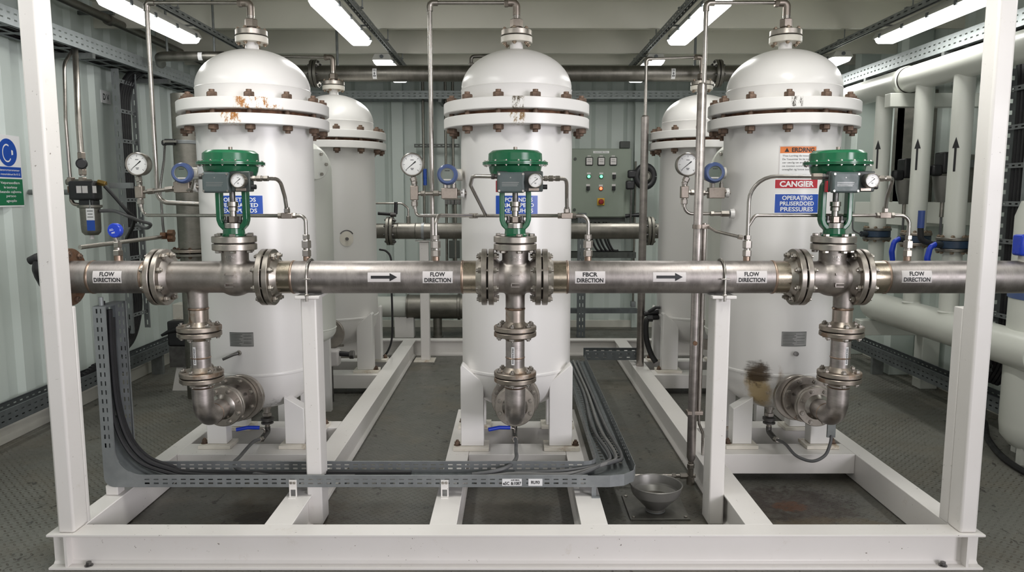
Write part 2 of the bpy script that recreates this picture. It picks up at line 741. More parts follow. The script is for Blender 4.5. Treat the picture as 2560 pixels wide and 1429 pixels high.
# ------------------------------------------------------------------ floor material: tread plate with dirt
def floor_mat():
    g = G('tread_plate')
    x, y, z = g.xyz()
    k = 1 / .036
    u = g.f('MULTIPLY', g.f('ADD', x, y), k * .7071)
    v = g.f('MULTIPLY', g.f('SUBTRACT', x, y), k * .7071)
    iu, iv = g.f('FLOOR', u), g.f('FLOOR', v)
    fu, fv = g.f('SUBTRACT', g.f('FRACT', u), .5), g.f('SUBTRACT', g.f('FRACT', v), .5)
    par = g.f('MODULO', g.f('ABSOLUTE', g.f('ADD', iu, iv)), 2)
    a = g.f('ADD', g.f('MULTIPLY', fu, par), g.f('MULTIPLY', fv, g.f('SUBTRACT', 1, par)))
    b = g.f('ADD', g.f('MULTIPLY', fv, par), g.f('MULTIPLY', fu, g.f('SUBTRACT', 1, par)))
    d = g.f('ADD', g.f('POWER', g.f('MULTIPLY', a, 2.2), 2), g.f('POWER', g.f('MULTIPLY', b, 7.0), 2))
    loz = g.ramp(d, .55, 1.0, 1, 0)
    n1 = g.noise(.9, 5, .6)
    n2 = g.noise(6, 6, .7)
    n3 = g.noise(30, 4, .6)
    c = g.mix(g.ramp(n1, .35, .65), (.150, .150, .132), (.205, .203, .178))
    c = g.mix(g.ramp(n2, .45, .75, 0, .45), c, (.125, .125, .108))
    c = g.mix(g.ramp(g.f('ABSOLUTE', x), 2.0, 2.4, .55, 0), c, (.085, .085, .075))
    wear = g.ramp(g.noise(1.3, 4, .6, g.mp((1, 1, 1), (3.1, 7.7, 0))), .40, .58)
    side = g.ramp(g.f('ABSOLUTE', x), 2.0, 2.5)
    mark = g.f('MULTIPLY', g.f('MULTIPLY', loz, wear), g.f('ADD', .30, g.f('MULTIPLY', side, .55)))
    c = g.mix(mark, c, (.058, .043, .030))
    c = g.mix(g.ramp(g.noise(1.7, 5, .65, g.mp((1, 1, 1), (8.1, 2.3, 0))), .44, .66, 0, .45), c, (.165, .142, .105))
    spl = g.ramp(g.f('ADD', g.noise(26, 4, .6, g.mp((1, .55, 1))), g.f('MULTIPLY', g.noise(4.5, 3, .6), .45)), .86, .90, 0, .85)
    c = g.mix(spl, c, (.040, .035, .030))
    # oil and rust under the right vessel, drips elsewhere
    def spot(cx, cy, rx, ry, lo, hi, sc, amt):
        e = g.f('ADD', g.f('POWER', g.f('DIVIDE', g.f('SUBTRACT', x, cx), rx), 2), g.f('POWER', g.f('DIVIDE', g.f('SUBTRACT', y, cy), ry), 2))
        m = g.ramp(e, .2, 1.3, 1, 0)
        return g.f('MULTIPLY', g.ramp(g.f('ADD', g.f('MULTIPLY', m, .42), g.f('MULTIPLY', g.noise(sc, 6, .75), .8)), lo, hi), amt)
    c = g.mix(spot(1.62, 4.06, .52, .40, .74, .86, 17, .9), c, (.040, .030, .024))
    c = g.mix(spot(1.62, 4.02, .42, .34, .64, .86, 7, .6), c, (.060, .045, .034))
    c = g.mix(spot(1.58, 4.03, .13, .10, .70, .82, 26, .9), c, (.12, .052, .024))
    c = g.mix(spot(1.7, 3.72, .5, .22, .66, .84, 6, .6), c, (.13, .095, .055))
    c = g.mix(spot(-1.40, 3.86, .15, .12, .66, .72, 20, .9), c, (.022, .022, .022))
    c = g.mix(spot(-1.3, 3.9, .6, .5, .70, .88, 5, .6), c, (.085, .066, .045))
    c = g.mix(spot(.05, 3.8, .35, .4, .68, .86, 6, .6), c, (.095, .088, .068))
    c = g.mix(g.ramp(g.noise(11, 5, .8, g.mp((1, 1, 1), (1.7, .3, 0))), .68, .74, 0, .55), c, (.055, .050, .044))
    g.bump(g.f('ADD', g.f('MULTIPLY', loz, .9), g.f('MULTIPLY', n3, .25)), .6, .007)
    return g.end(c, g.ramp(n2, .3, .7, .36, .54), .15)


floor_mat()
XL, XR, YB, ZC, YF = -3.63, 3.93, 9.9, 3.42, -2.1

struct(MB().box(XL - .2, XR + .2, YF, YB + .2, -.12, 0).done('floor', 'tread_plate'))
struct(MB().box(XL - .2, XR + .2, YF, YB + .2, ZC, ZC + .08).done('ceiling', 'ceiling_paint'))


def corrugated(name, a0, a1, place, per=.30, dep=.036):
    """trapezoid sheet; place(a, d, z): a along the wall, d depth behind the inner face"""
    prof, a = [], a0
    while a < a1:
        for da, d in ((0, 0), (.36, 0), (.5, 1), (.86, 1)):
            prof.append((a + da * per, d * dep))
        a += per
    prof.append((a, 0))
    mb = MB()
    poly = prof + [(prof[-1][0], .10), (prof[0][0], .10)]
    bot = [mb.bm.verts.new(place(p, d, 0)) for p, d in poly]
    top = [mb.bm.verts.new(place(p, d, ZC)) for p, d in poly]
    n = len(poly)
    for i in range(n):
        mb.bm.faces.new((bot[i], bot[(i + 1) % n], top[(i + 1) % n], top[i]))
    return struct(mb.done(name, 'wall_paint', smooth=20))


corrugated('wall_left', YF, YB + .1, lambda a, d, z: V((XL - d, a, z)))
corrugated('wall_right', .9, YB + .1, lambda a, d, z: V((XR + d, a, z)))  # stops short of the open end, leaving the added opening for daylight
corrugated('wall_back', XL - .1, XR + .1, lambda a, d, z: V((a, YB + d, z)), .42)
struct(MB().box(XL, XL + .012, YF, YB, .0, .15).done('baseboard_left', 'kerb_paint'))
struct(MB().box(XR - .012, XR, .9, YB, .0, .15).done('baseboard_right', 'kerb_paint'))
struct(MB().box(XL, XR, YB - .05, YB, .0, .09).done('baseboard_back', 'kerb_paint'))
for x0, x1 in ((-1.57, -1.42), (1.60, 1.75), (-.58, -.52)):
    struct(MB().box(x0, x1, YB - .10, YB, 0, ZC).done('wall_column', 'wall_paint', bevel=.006))
for yb in (4.3, 5.35, YZ(70, 3.2), YZ(133, 3.2), YZ(161, 3.2), 9.4):
    m = MB()
    m.prism([(0, 0), (.045, 0), (.045, .012), (.012, .012), (.012, .10), (.026, .112), (.026, ZC - 3.2), (0, ZC - 3.2)][::1], (XL, yb, 3.2), (0, 1, 0), (0, 0, 1), (1, 0, 0), XR - XL)
    struct(m.done('ceiling_beam', 'ceiling_paint', smooth=20))

# ------------------------------------------------------------------ skid frame
SK = thing('skid_frame', 'white welded steel skid frame with two tall corner posts carrying the vessels', 'frame', (.025, 3.31, 0))
FP = 'white_frame_paint'


def ibeam(h, w, tf, tw):
    a, b = w / 2, tw / 2
    return [(-a, 0), (a, 0), (a, tf), (b + .012, tf), (b, tf + .012), (b, h - tf - .012), (b + .012, h - tf), (a, h - tf), (a, h), (-a, h), (-a, h - tf), (-b - .012, h - tf), (-b, h - tf - .012), (-b, tf + .012), (-b - .012, tf), (-a, tf)]


HB = .174
MB().prism(ibeam(HB, .115, .011, .010), (-2.187, 3.3625, 0), (0, 1, 0), (0, 0, 1), (1, 0, 0), 4.41).done('front_beam', FP, SK, bevel=.0015)
MB().prism(ibeam(HB, .115, .011, .010), (-2.10, 8.10, 0), (0, 1, 0), (0, 0, 1), (1, 0, 0), 4.25).done('rear_beam', FP, SK)
for x in (-2.105, 2.150):
    MB().box(x - .006, x + .006, 3.312, 3.413, .0115, HB - .0115).done('stiffener', FP, SK)
for x0, x1 in ((-2.17, -2.065), (2.115, 2.22)):
    MB().box(x0, x1, 3.421, 8.04, .004, HB).done('side_beam', FP, SK, bevel=.004)
for x0, x1 in ((-1.20, -1.065), (1.13, 1.265)):
    MB().prism(ibeam(HB, x1 - x0, .010, .09), ((x0 + x1) / 2, 3.421, 0), (1, 0, 0), (0, 0, 1), (0, 1, 0), 4.62).done('long_beam', FP, SK, bevel=.002)
for x0, x1 in ((-.40, -.268), (.335, .465)):
    MB().prism(ibeam(HB, x1 - x0, .010, .09), ((x0 + x1) / 2, 3.421, 0), (1, 0, 0), (0, 0, 1), (0, 1, 0), 1.95).done('short_beam', FP, SK, bevel=.002)
for x0, x1 in ((-2.064, -1.201), (1.266, 2.114), (-.267, .334)):
    for y0, y1 in ((4.40, 4.60), (4.93, 5.08)):
        MB().box(x0, x1, y0, y1, .05, HB - .0005).done('cross_beam', FP, SK, bevel=.003)
for x0, x1 in ((-2.064, -1.201), (1.266, 2.114)):
    for y0, y1 in ((6.44, 6.64), (6.98, 7.13)):
        MB().box(x0, x1, y0, y1, .05, HB - .0005).done('cross_beam', FP, SK, bevel=.003)
for x0, x1, yr, ys, zs in ((-2.143, -2.064, 3.445, 3.468, 1.235), (2.111, 2.194, 3.43, 3.50, 1.23)):
    MB().box(x0, x1, 3.325, yr, HB, 3.15).done('corner_post', FP, SK, bevel=.012, seg=3)
    MB().box(x0 + .002, x1 - .002, yr, ys, HB, zs).done('post_stub', FP, SK, bevel=.004)
SUPX = (-1.052, 1.090)
for x in SUPX:
    p = MB().box(x - .040, x + .040, 3.78, 3.915, .004, 1.228).done('support_post', FP, SK, bevel=.008, seg=3)
    MB().box(x - .062, x + .062, 3.755, 3.945, 1.228, 1.2435).done('top_plate', FP, p, bevel=.003)
for x in (W(221, 1407, 3.325).x, W(2358, 1413, 3.325).x):
    MB().cyl((x, 3.328, .011), (0, 0, 1), .019, .004, 20).hexn((x, 3.328, .015), (0, 0, 1), .0135, .016).done('anchor_bolt', 'dark_steel', SK)

# ------------------------------------------------------------------ vessels
VX, VY = .028, 4.75
ZB = .174
WP = 'white_paint'
Z1, Z2, Z3, Z4 = 2.163, 2.2255, 2.251, 2.317
NZ, NY = .56, -.46          # lower nozzle height, flange face (relative y)


def legs(r, o, xi0, xo0, tall):
    for sx in (-1, 1):
        for sy in (-1, 1):
            ya, yb = (-.262, -.165) if tall else (-.225, -.13)
            if sy > 0:
                ya, yb = -yb, -ya
            xo, xi = sx * xo0, sx * xi0
            top = [(xo, .70), (xo - sx * .012, .715), (xi, .60)] if tall else [(xo, .425), (xi, .50)]
            m = MB()
            m.prism([(xi, .197), (xo, .197)] + top, o + V((0, ya, 0)), (1, 0, 0), (0, 0, 1), (0, 1, 0), yb - ya)
            lg = m.done('leg', WP, r, bevel=.004)
            b0, b1 = sorted((xi - sx * .033, xo + sx * .047))
            MB().box(o.x + b0, o.x + b1, VY + (ya - .035 if sy < 0 else ya - .02), VY + (yb + .02 if sy < 0 else yb + .035), ZB, .196).done('base_plate', 'cream_paint', lg, bevel=.002)
            c = V((o.x + xo + sx * .024, VY + (ya + yb) / 2 + .03 * sy, .196))
            MB().cyl(c, (0, 0, 1), .022, .004, 20).hexn(c + V((0, 0, .004)), (0, 0, 1), .017, .020).cyl(c + V((0, 0, .024)), (0, 0, 1), .009, .010, 12).done('anchor_bolt', 'rust_bolt', lg)


def make_vessel():
    r = thing('pressure_vessel', 'middle white pressure vessel of the front row, blue sign half behind the valve', 'pressure vessel', (VX, VY, ZB), 'white pressure vessels on the skid')
    o = V((VX, VY, 0))
    R = .35
    prof = [(0, .385)] + [(R * math.sin(a), .665 - .28 * math.cos(a)) for a in [i * PI / 2 / 18 for i in range(1, 19)]] + [(R, 1.2), (R, 1.8), (R, Z1 + .02)]
    MB().lathe(prof, o, n=72).done('shell', WP, r)
    MB().lathe([(R - .004, .652), (R + .004, .657), (R + .006, .665), (R + .004, .673), (R - .004, .678)], o, n=72).done('weld_seam', WP, r)
    MB().ring(o + V((0, 0, Z1)), (0, 0, 1), R - .03, .455, Z2 - Z1, 72, .004).done('lower_flange', WP, r)
    MB().ring(o + V((0, 0, Z3)), (0, 0, 1), R - .03, .455, Z4 - Z3, 72, .004).done('upper_flange', WP, r)
    MB().ring(o + V((0, 0, Z2)), (0, 0, 1), R - .02, .375, Z3 - Z2, 64, .001).done('gasket', 'stud_rust', r)
    RL = .345
    prof = [(RL, Z4 - .01), (RL, 2.40), (RL + .003, 2.404), (RL - .002, 2.409)] + [(RL * math.cos(a), 2.409 + .245 * math.sin(a)) for a in [i * PI / 2 / 18 for i in range(1, 18)]] + [(.042, 2.6525), (0, 2.654)]
    MB().lathe(prof, o, n=72).done('lid', WP, r)
    MB().lathe([(.060, 2.642), (.046, 2.650), (.040, 2.662), (.040, 2.70)], o, n=32).done('top_nozzle', WP, r)
    MB().ring(o + V((0, 0, 2.694)), (0, 0, 1), .030, .098, .037, 40).done('nozzle_flange', 'cream_paint', r)
    MB().ring(o + V((0, 0, 2.7365)), (0, 0, 1), .012, .096, .034, 40).done('nozzle_cap', 'steel_flange', r)
    MB().ring(o + V((0, 0, 2.731)), (0, 0, 1), .02, .086, .0055, 40, .001).done('nozzle_gasket', 'gasket', r)
    bolts(r, o, (0, 0, 1), .078, 6, 2.694, 2.7705, .0135, 'bronze_bolt', .35, 'nozzle_bolt', .5, .8)
    bolts(r, o, (0, 0, 1), .412, 12, Z1, Z4, .031, 'rust_bolt', -PI / 2 + math.radians(15), 'flange_bolt', .55, .95)
    legs(r, o, .205, .348, True)
    MB().cyl(o + V((0, NY + .035, NZ)), (0, 1, 0), .092, .15, 40).done('lower_nozzle', WP, r)
    MB().ring(o + V((0, NY, NZ)), (0, 1, 0), .05, .1375, .035, 48).done('lower_nozzle_flange', 'steel_flange', r)
    MB().lathe([(0, .388), (.030, .388), (.030, .36), (0, .36)], o, (0, 0, 1), 20).done('drain_boss', 'steel_fitting', r)
    return r


ves_mid = make_vessel()
XVL, XVR, YR = -1.618, 1.700, 6.80
ves_left = dup(ves_mid, (XVL, VY, ZB), 'left white pressure vessel of the front row, rust on both big flanges', skip=('leg',))
legs(ves_left, V((XVL, VY, 0)), .185, .308, False)
ves_right = dup(ves_mid, (XVR, VY, ZB), 'right front white pressure vessel, brown burn stain low on its shell', skip=('leg',))
legs(ves_right, V((XVR, VY, 0)), .185, .308, False)
ves_rl = dup(ves_mid, (-1.60, YR, ZB), 'white pressure vessel standing behind the left front vessel', skip=())
ves_rr = dup(ves_mid, (1.70, YR, ZB), 'white pressure vessel standing behind the right front vessel', skip=())
# paint wear of its own on some flanges
recolour(ves_left, 'upper_flange', rust_paint('paint_rust_upper', [(17, 12, Z3 - ZB, Z4 - ZB), (30, 9, Z3 - ZB, Z3 - ZB + .022)]))
recolour(ves_left, 'lower_flange', rust_paint('paint_rust_lower', [(2, 8, Z1 - ZB, Z2 - ZB)]))
recolour(ves_mid, 'upper_flange', rust_paint('paint_chip_upper', [(1, 4.5, Z3 - ZB, Z4 - ZB)], (.10, .08, .05), (.72, .66, .55)))
recolour(ves_mid, 'lower_flange', rust_paint('paint_chip_lower', [(0, 6, Z1 - ZB, Z2 - ZB)], (.24, .14, .05), (.66, .56, .40)))
recolour(ves_right, 'upper_flange', rust_paint('paint_chip_right', [(-10, 4, Z3 - ZB + .01, Z4 - ZB)], (.10, .09, .08), (.74, .70, .64)))


def burnt_shell():
    g = G('white_paint_burnt')
    x, y, z = g.xyz()
    c0 = W(1890, 950, 4.42) - V((XVR, VY, ZB))
    ang = g.f('ARCTAN2', x, g.f('MULTIPLY', y, -1))
    a0 = math.atan2(c0.x, -c0.y)
    u = g.f('MULTIPLY', g.f('SUBTRACT', ang, a0), .35)
    v = g.f('SUBTRACT', z, c0.z)
    n = g.noise(16, 6, .75)
    ns = g.noise(26, 5, .7, g.mp((1, 1, .28)))
    nh = g.noise(22, 5, .7, g.mp((.35, .35, 2.2)))
    # ochre run below, dark brown heart above with scorched streaks
    nb = g.noise(11, 5, .65)
    nc = g.noise(30, 5, .7, g.mp((1, 1, .5)))
    uu = g.f('ADD', u, g.f('ADD', g.f('MULTIPLY', g.f('SUBTRACT', nb, .5), .085), g.f('MULTIPLY', g.f('SUBTRACT', nc, .5), .05)))
    vv = g.f('ADD', v, g.f('MULTIPLY', g.f('SUBTRACT', nc, .5), .07))
    e1 = g.f('ADD', g.f('POWER', g.f('DIVIDE', uu, .085), 2), g.f('POWER', g.f('DIVIDE', g.f('ADD', vv, .085), .150), 2))
    m1 = g.ramp(g.f('ADD', e1, g.f('MULTIPLY', g.f('SUBTRACT', ns, .5), 1.5)), .15, 1.5, 1, 0)
    e2 = g.f('ADD', g.f('POWER', g.f('DIVIDE', uu, .082), 2), g.f('POWER', g.f('DIVIDE', g.f('SUBTRACT', vv, .030), .082), 2))
    m2 = g.ramp(g.f('ADD', e2, g.f('MULTIPLY', g.f('SUBTRACT', nh, .5), 2.4)), .20, 1.35, 1, 0)
    e3 = g.f('ADD', g.f('POWER', g.f('DIVIDE', g.f('SUBTRACT', uu, .135), .020), 2), g.f('POWER', g.f('DIVIDE', g.f('ADD', vv, .03), .12), 2))
    m3 = g.f('MULTIPLY', g.ramp(e3, .2, 1.4, 1, 0), g.ramp(ns, .38, .62, .2, .9))
    c = g.mix(g.ramp(g.noise(3, 3), .2, .8), sc3(WHITE, .995), sc3(WHITE, 1.0))
    # grease towards the bottom of the head
    low = g.ramp(z, .42, .22)
    c = g.mix(g.f('MULTIPLY', low, g.ramp(n, .45, .68, 0, .5)), c, (.30, .25, .17))
    c = g.mix(g.f('MULTIPLY', m1, .85), c, (.50, .35, .135))
    c = g.mix(g.f('MULTIPLY', m1, g.ramp(ns, .56, .68, 0, .85)), c, (.15, .075, .018))
    c = g.mix(g.f('MULTIPLY', m3, .7), c, (.22, .12, .035))
    c = g.mix(g.f('MULTIPLY', m2, .95), c, (.045, .024, .008))
    return g.end(c, g.ramp(m1, 0, 1, .30, .55), 0)


BURNT = burnt_shell()
recolour(ves_right, 'shell', BURNT)
recolour(ves_right, 'weld_seam', BURNT)


def greasy_shell():
    g = G('white_paint_greasy')
    x, y, z = g.xyz()
    n = g.noise(14, 6, .8, g.mp((1, 1, .5), rot=(0, .5, 0)))
    low = g.ramp(z, .36, .24)
    ang = g.f('ARCTAN2', x, g.f('MULTIPLY', y, -1))
    m = g.f('MULTIPLY', g.f('MULTIPLY', low, g.ramp(g.f('ABSOLUTE', g.f('SUBTRACT', ang, .62)), .15, .5, 1, 0)), g.ramp(n, .46, .62, 0, .75))
    c = g.mix(g.ramp(g.noise(3, 3), .2, .8), sc3(WHITE, .995), sc3(WHITE, 1.0))
    c = g.mix(m, c, (.12, .115, .105))
    return g.end(c, .30, 0)


recolour(ves_left, 'shell', greasy_shell())
# ------------------------------------------------------------------ header line
HZ, HY, HR = 1.3315, 3.85, .085
FX = [-1.834, -1.271, -.1257, .153, 1.494, 1.806]        # flange joints along the header
FT, FG, FR = .028, .008, .1475
VS = [-1.444, .0167, 1.672]                               # valve stems
DX = [-1.650, .0167, 1.740]                               # drop lines


def hx(px):                                               # X of a pixel column on the front of the header
    return W(px, 692, HY - HR).x


def spool(x0, x1, label, f0, f1, welds, necks, end0=False, end1=False):
    r = thing('header_pipe', label, 'pipe', ((x0 + x1) / 2, HY, HZ), 'stainless header pipe lengths')
    c = lambda x: V((x, HY, HZ))
    MB().lathe([(HR - .008, x0), (HR, x0), (HR, x1), (HR - .008, x1), (HR - .008, x0)], (0, HY, HZ), (1, 0, 0), 56).done('pipe_wall', 'steel_pipe', r)
    for wx in welds:
        MB().lathe([(HR - .001, -.008), (HR + .0028, -.004), (HR + .0034, 0), (HR + .0028, .004), (HR - .001, .008)], c(wx), (1, 0, 0), 56).done('weld_seam', 'weld_tint', r)
    for a, b in necks:
        MB().lathe([(HR + .0006, a), (HR + .0006, b)], (0, HY, HZ), (1, 0, 0), 56).done('flange_neck', 'weld_gold', r)
    for x, sgn in ((f0, 1), (f1, -1)):
        if x is None:
            continue
        MB().ring(c(x + sgn * FG / 2), (sgn, 0, 0), HR - .004, FR, FT, 64).done('flange', 'steel_flange', r)
        MB().lathe([(HR + .022, FT - .001), (HR + .010, FT + .018), (HR, FT + .03)], c(x + sgn * FG / 2), (sgn, 0, 0), 56).done('flange_hub', 'steel_flange', r)
        MB().ring(c(x - sgn * FG / 2), (sgn, 0, 0), HR - .004, FR * .83, FG, 48, .001).done('gasket', 'gasket', r)
        bolts(r, c(x), (1, 0, 0), .120, 8, -FG / 2 - FT, FG / 2 + FT, .0165, 'steel_bolt', PI / 8, 'flange_bolt', .7, .95)
    return r


hp0 = spool(-2.300, FX[0], 'short stainless header pipe on the far left with a blue knob on top', None, FX[0], [hx(212), hx(346)], [(hx(346), FX[0])])
hp1 = spool(FX[1], FX[2], 'stainless header pipe between the left and middle green valves, arrow sticker', FX[1], FX[2], [hx(723), hx(1154)], [(FX[1], hx(723)), (hx(1154), FX[2])])
hp2 = spool(FX[3], FX[4], 'stainless header pipe between the middle and right green valves, FBCR sticker', FX[3], FX[4], [hx(1420), hx(1944)], [(FX[3], hx(1420)), (hx(1944), FX[4])])
hp3 = spool(FX[5], 2.95, 'stainless header pipe leaving to the right behind the corner post', FX[5], None, [hx(2230)], [(FX[5], hx(2230))])


def sticker(parent, px, py, wpx, hpx, lines=None, arrow=False, tilt=.108):
    k = 3.80 / FPX
    f = on_pipe_x(hx(px), HZ, HY, HR, .0007, tilt)
    g = on_pipe_x(hx(px), HZ, HY, HR, .0016, tilt)
    v = (693 - py) * k
    w, h = wpx * k / 2, hpx * k / 2
    p = MB().wrap(f, -w, w, v - h, v + h, 2, 10).done('flow_arrow_sticker' if arrow else 'flow_label', 'label_white', parent)
    m = MB()
    if arrow:
        aw, ah = w * .80, h * .30
        m.wrap(g, -aw, aw * .42, v - ah, v + ah, 2, 6)
        for i in range(6):      # head in strips so that it follows the pipe
            a, b = i / 6, (i + 1) / 6
            H = h * .84
            x0 = aw * .42
            for sg in (-1, 1):
                m.poly(g, [(x0, v + sg * H * a), (x0 + (aw - x0) * (1 - a), v + sg * H * a), (x0 + (aw - x0) * (1 - b), v + sg * H * b), (x0, v + sg * H * b)][::sg] if b < 1 else [(x0, v + sg * H * a), (x0 + (aw - x0) * (1 - a), v + sg * H * a), (x0, v + sg * H)][::sg])
        m.done('arrow', 'ink_black', p)
    else:
        m.text(lines[0], g, 10.2 * k, 0, v + 7.2 * k, 37 * k, .032)
        m.text(lines[1], g, 10.2 * k, 0, v - 7.2 * k, 66 * k, .032)
        m.done('lettering', 'ink_black', p)


sticker(hp0, 267, 693, 72, 31, ('FLOW', 'DIRECTION'))
sticker(hp1, 1094, 693.5, 75, 30, ('FLOW', 'DIRECTION'))
sticker(hp1, 960, 693.5, 82, 24, arrow=True)
sticker(hp2, 1475.5, 694, 75, 31, ('FBCR', 'DIRECTION'))
sticker(hp2, 1674, 693, 82, 24, arrow=True)
sticker(hp2, 1880, 693, 76, 31, ('FLOW', 'DIRECTION'))
sticker(hp3, 2293, 692, 75, 31, ('FLOW', 'DIRECTION'))

for x, nm in zip(SUPX, ('left', 'right')):
    u = thing('u_bolt', 'steel U-bolt strapping the header to the %s support post' % nm, 'pipe clamp', (x, HY, 1.2435))
    rr = HR + .0085
    pts = [(x, HY - rr, 1.215), (x, HY - rr, HZ)] + [(x, HY - rr * math.cos(a), HZ + rr * math.sin(a)) for a in [PI * i / 16 for i in range(1, 16)]] + [(x, HY + rr, HZ), (x, HY + rr, 1.215)]
    MB().tube(pts, .0068, 10).done('hoop', 'steel_bright', u)
    MB().box(x - .024, x + .024, HY - rr - .010, HY - rr + .002, HZ - .004, HZ + .003).done('cross_bar', 'steel_bright', u, bevel=.001)
    for sy in (-1, 1):
        MB().hexn((x, HY + sy * rr, 1.2437), (0, 0, 1), .012, .009).done('nut', 'steel_bolt', u)

# ------------------------------------------------------------------ control valves
ZB0, ZB1 = W(0, 608.5, 3.74).z, W(0, 611.5, 3.74).z       # bonnet joint


def valve_body(parent, xs, x0, x1, xd):
    """cast body with its end flanges and the outlet branch grown into one casting"""
    me = MB()
    me.lathe([(0, x0 + .012), (HR - .002, x0 + .012), (HR - .002, x1 - .012), (0, x1 - .012)], (0, HY, HZ), (1, 0, 0), 40)
    a = me.done('valve_body', 'steel_cast', parent)
    tmp = []
    m2 = MB().lathe([(0, HZ - .02), (.074, HZ - .02), (.068, HZ + .075), (.070, ZB1 - .010), (0, ZB1 - .010)], (xs, HY, 0), (0, 0, 1), 40)
    m3 = MB().sphere((xs, HY, HZ - .002), .103, 32, 1.0, .95, .96)
    m4 = MB().lathe([(0, HZ), (.0515, HZ), (.0505, 1.165), (0, 1.165)], (xd, HY, 0), (0, 0, 1), 40)
    for m in (m2, m3, m4):
        bmesh.ops.recalc_face_normals(m.bm, faces=m.bm.faces)
        t = bpy.data.meshes.new('t')
        bmesh.ops.translate(m.bm, verts=m.bm.verts, vec=-ORG[parent.name])
        m.bm.to_mesh(t)
        tmp.append(t)
    bm = bmesh.new()
    bm.from_mesh(a.data)
    for t in tmp:
        bm.from_mesh(t)
        bpy.data.meshes.remove(t)
    bm.to_mesh(a.data)
    r = a.modifiers.new('cast', 'REMESH')
    r.mode, r.voxel_size, r.use_smooth_shade = 'VOXEL', .0055, True
    sm = a.modifiers.new('fillet', 'SMOOTH')
    sm.factor, sm.iterations = .5, 9
    # branch weld and cast marks
    MB().lathe([(.051, -.006), (.054, 0), (.051, .006)], (xd, HY, 1.165), (0, 0, 1), 40).done('weld_seam', 'weld_tint', parent)
    MB().lathe([(.0502, 1.165), (.0502, 1.085), (.047, 1.085)], (xd, HY, 0), (0, 0, 1), 40).done('branch_stub', 'steel_tinted', parent)
    for x, sg in ((x0, 1), (x1, -1)):
        MB().ring((x + sg * FG / 2, HY, HZ), (sg, 0, 0), .05, FR, FT, 64).done('flange', 'steel_flange', parent)
        MB().lathe([(HR + .022, FT - .001), (HR + .010, FT + .016), (HR - .003, FT + .028)], (x + sg * FG / 2, HY, HZ), (sg, 0, 0), 56).done('flange_hub', 'steel_cast', parent)
    ym = HY - .0985
    m = MB()
    for zz in (.020, -.022, -.040):
        m.box(xs - .022, xs + .022, ym - .003, ym + .012, HZ + zz - .0018, HZ + zz + .0018)
    m.box(xs - .022, xs - .018, ym - .003, ym + .012, HZ - .040, HZ - .022)
    m.box(xs - .022, xs - .018, ym - .003, ym + .012, HZ + .0195, HZ + .029)
    m.done('cast_mark', 'steel_cast', parent)
    g = on_vessel(xs, HY, 0, 0, .0705, .0)
    m = MB()
    m.text('TEIANC', g, .013, 0, ZB1 - .066, .060, .02)
    m.text('LC2NOC', g, .009, 0, ZB1 - .083, .048, .02)
    m.done('cast_lettering', 'steel_bright', parent)
    # top branch flange of the drop line joint
    zf = W(0, 836, HY - .112).z
    MB().ring((xd, HY, zf + .003), (0, 0, 1), .045, .112, .024, 56).done('outlet_flange', 'steel_flange_rusty', parent)
    MB().lathe([(.068, .0235), (.058, .036), (.050, .048)], (xd, HY, zf + .003), (0, 0, 1), 40).done('flange_hub', 'steel_flange_rusty', parent)


def gauge(parent, c, r, depth, ax=(0, -1, 0), name='gauge', ticks=26, needle=50, stem=None):
    """round dial gauge; c is the centre of the front glass"""
    c, w = V(c), V(ax).normalized()
    right = V((0, 0, 1)).cross(w) * -1
    right = w.cross(V((0, 0, 1))) * -1 if False else V((-w.y, w.x, 0)).normalized()
    up = V((0, 0, 1))
    case = MB().lathe([(0, -depth), (r * .92, -depth), (r * .95, -depth * .95), (r * .95, -r * .10), (r * 1.0, -r * .10), (r * 1.0, .0), (r * .93, .012 * r * 10), (r * .86, .0), (r * .86, -.06 * r), (0, -.06 * r)], c, w, 44).done(name, 'steel_fitting', parent)
    MB().lathe([(0, 0), (r * .865, 0)], c - w * (.045 * r), w, 44).done('dial', 'dial_white', case)
    m = MB()
    pl = on_plane(c - w * (.036 * r), right, up)
    for i in range(ticks + 1):
        a = math.radians(225 - 270 * i / ticks)
        big = i % 5 == 0
        r0, r1, hw = (.62 if big else .70) * r, .80 * r, (.016 if big else .008) * r
        ca, sa = math.cos(a), math.sin(a)
        m.poly(pl, [(ca * r0 - sa * hw, sa * r0 + ca * hw), (ca * r0 + sa * hw, sa * r0 - ca * hw), (ca * r1 + sa * hw, sa * r1 - ca * hw), (ca * r1 - sa * hw, sa * r1 + ca * hw)])
    for yy, ww in ((-.32, .14), (-.42, .10), (.38, .14)):
        m.poly(pl, [(-ww * r, (yy - .025) * r), (ww * r, (yy - .025) * r), (ww * r, (yy + .025) * r), (-ww * r, (yy + .025) * r)])
    m.done('dial_marking', 'ink_black', case)
    a = math.radians(90 - needle)
    d, e = V((math.cos(a), math.sin(a))), V((-math.sin(a), math.cos(a)))
    m = MB()
    pn = on_plane(c - w * (.028 * r), right, up)
    p = lambda s, t: (d.x * s * r + e.x * t * r, d.y * s * r + e.y * t * r)
    m.poly(pn, [p(-.70, .012), p(-.70, -.012), p(.10, -.035), p(.36, -.06), p(.44, 0), p(.36, .06), p(.10, .035)])
    m.done('needle', 'ink_black', case)
    return case


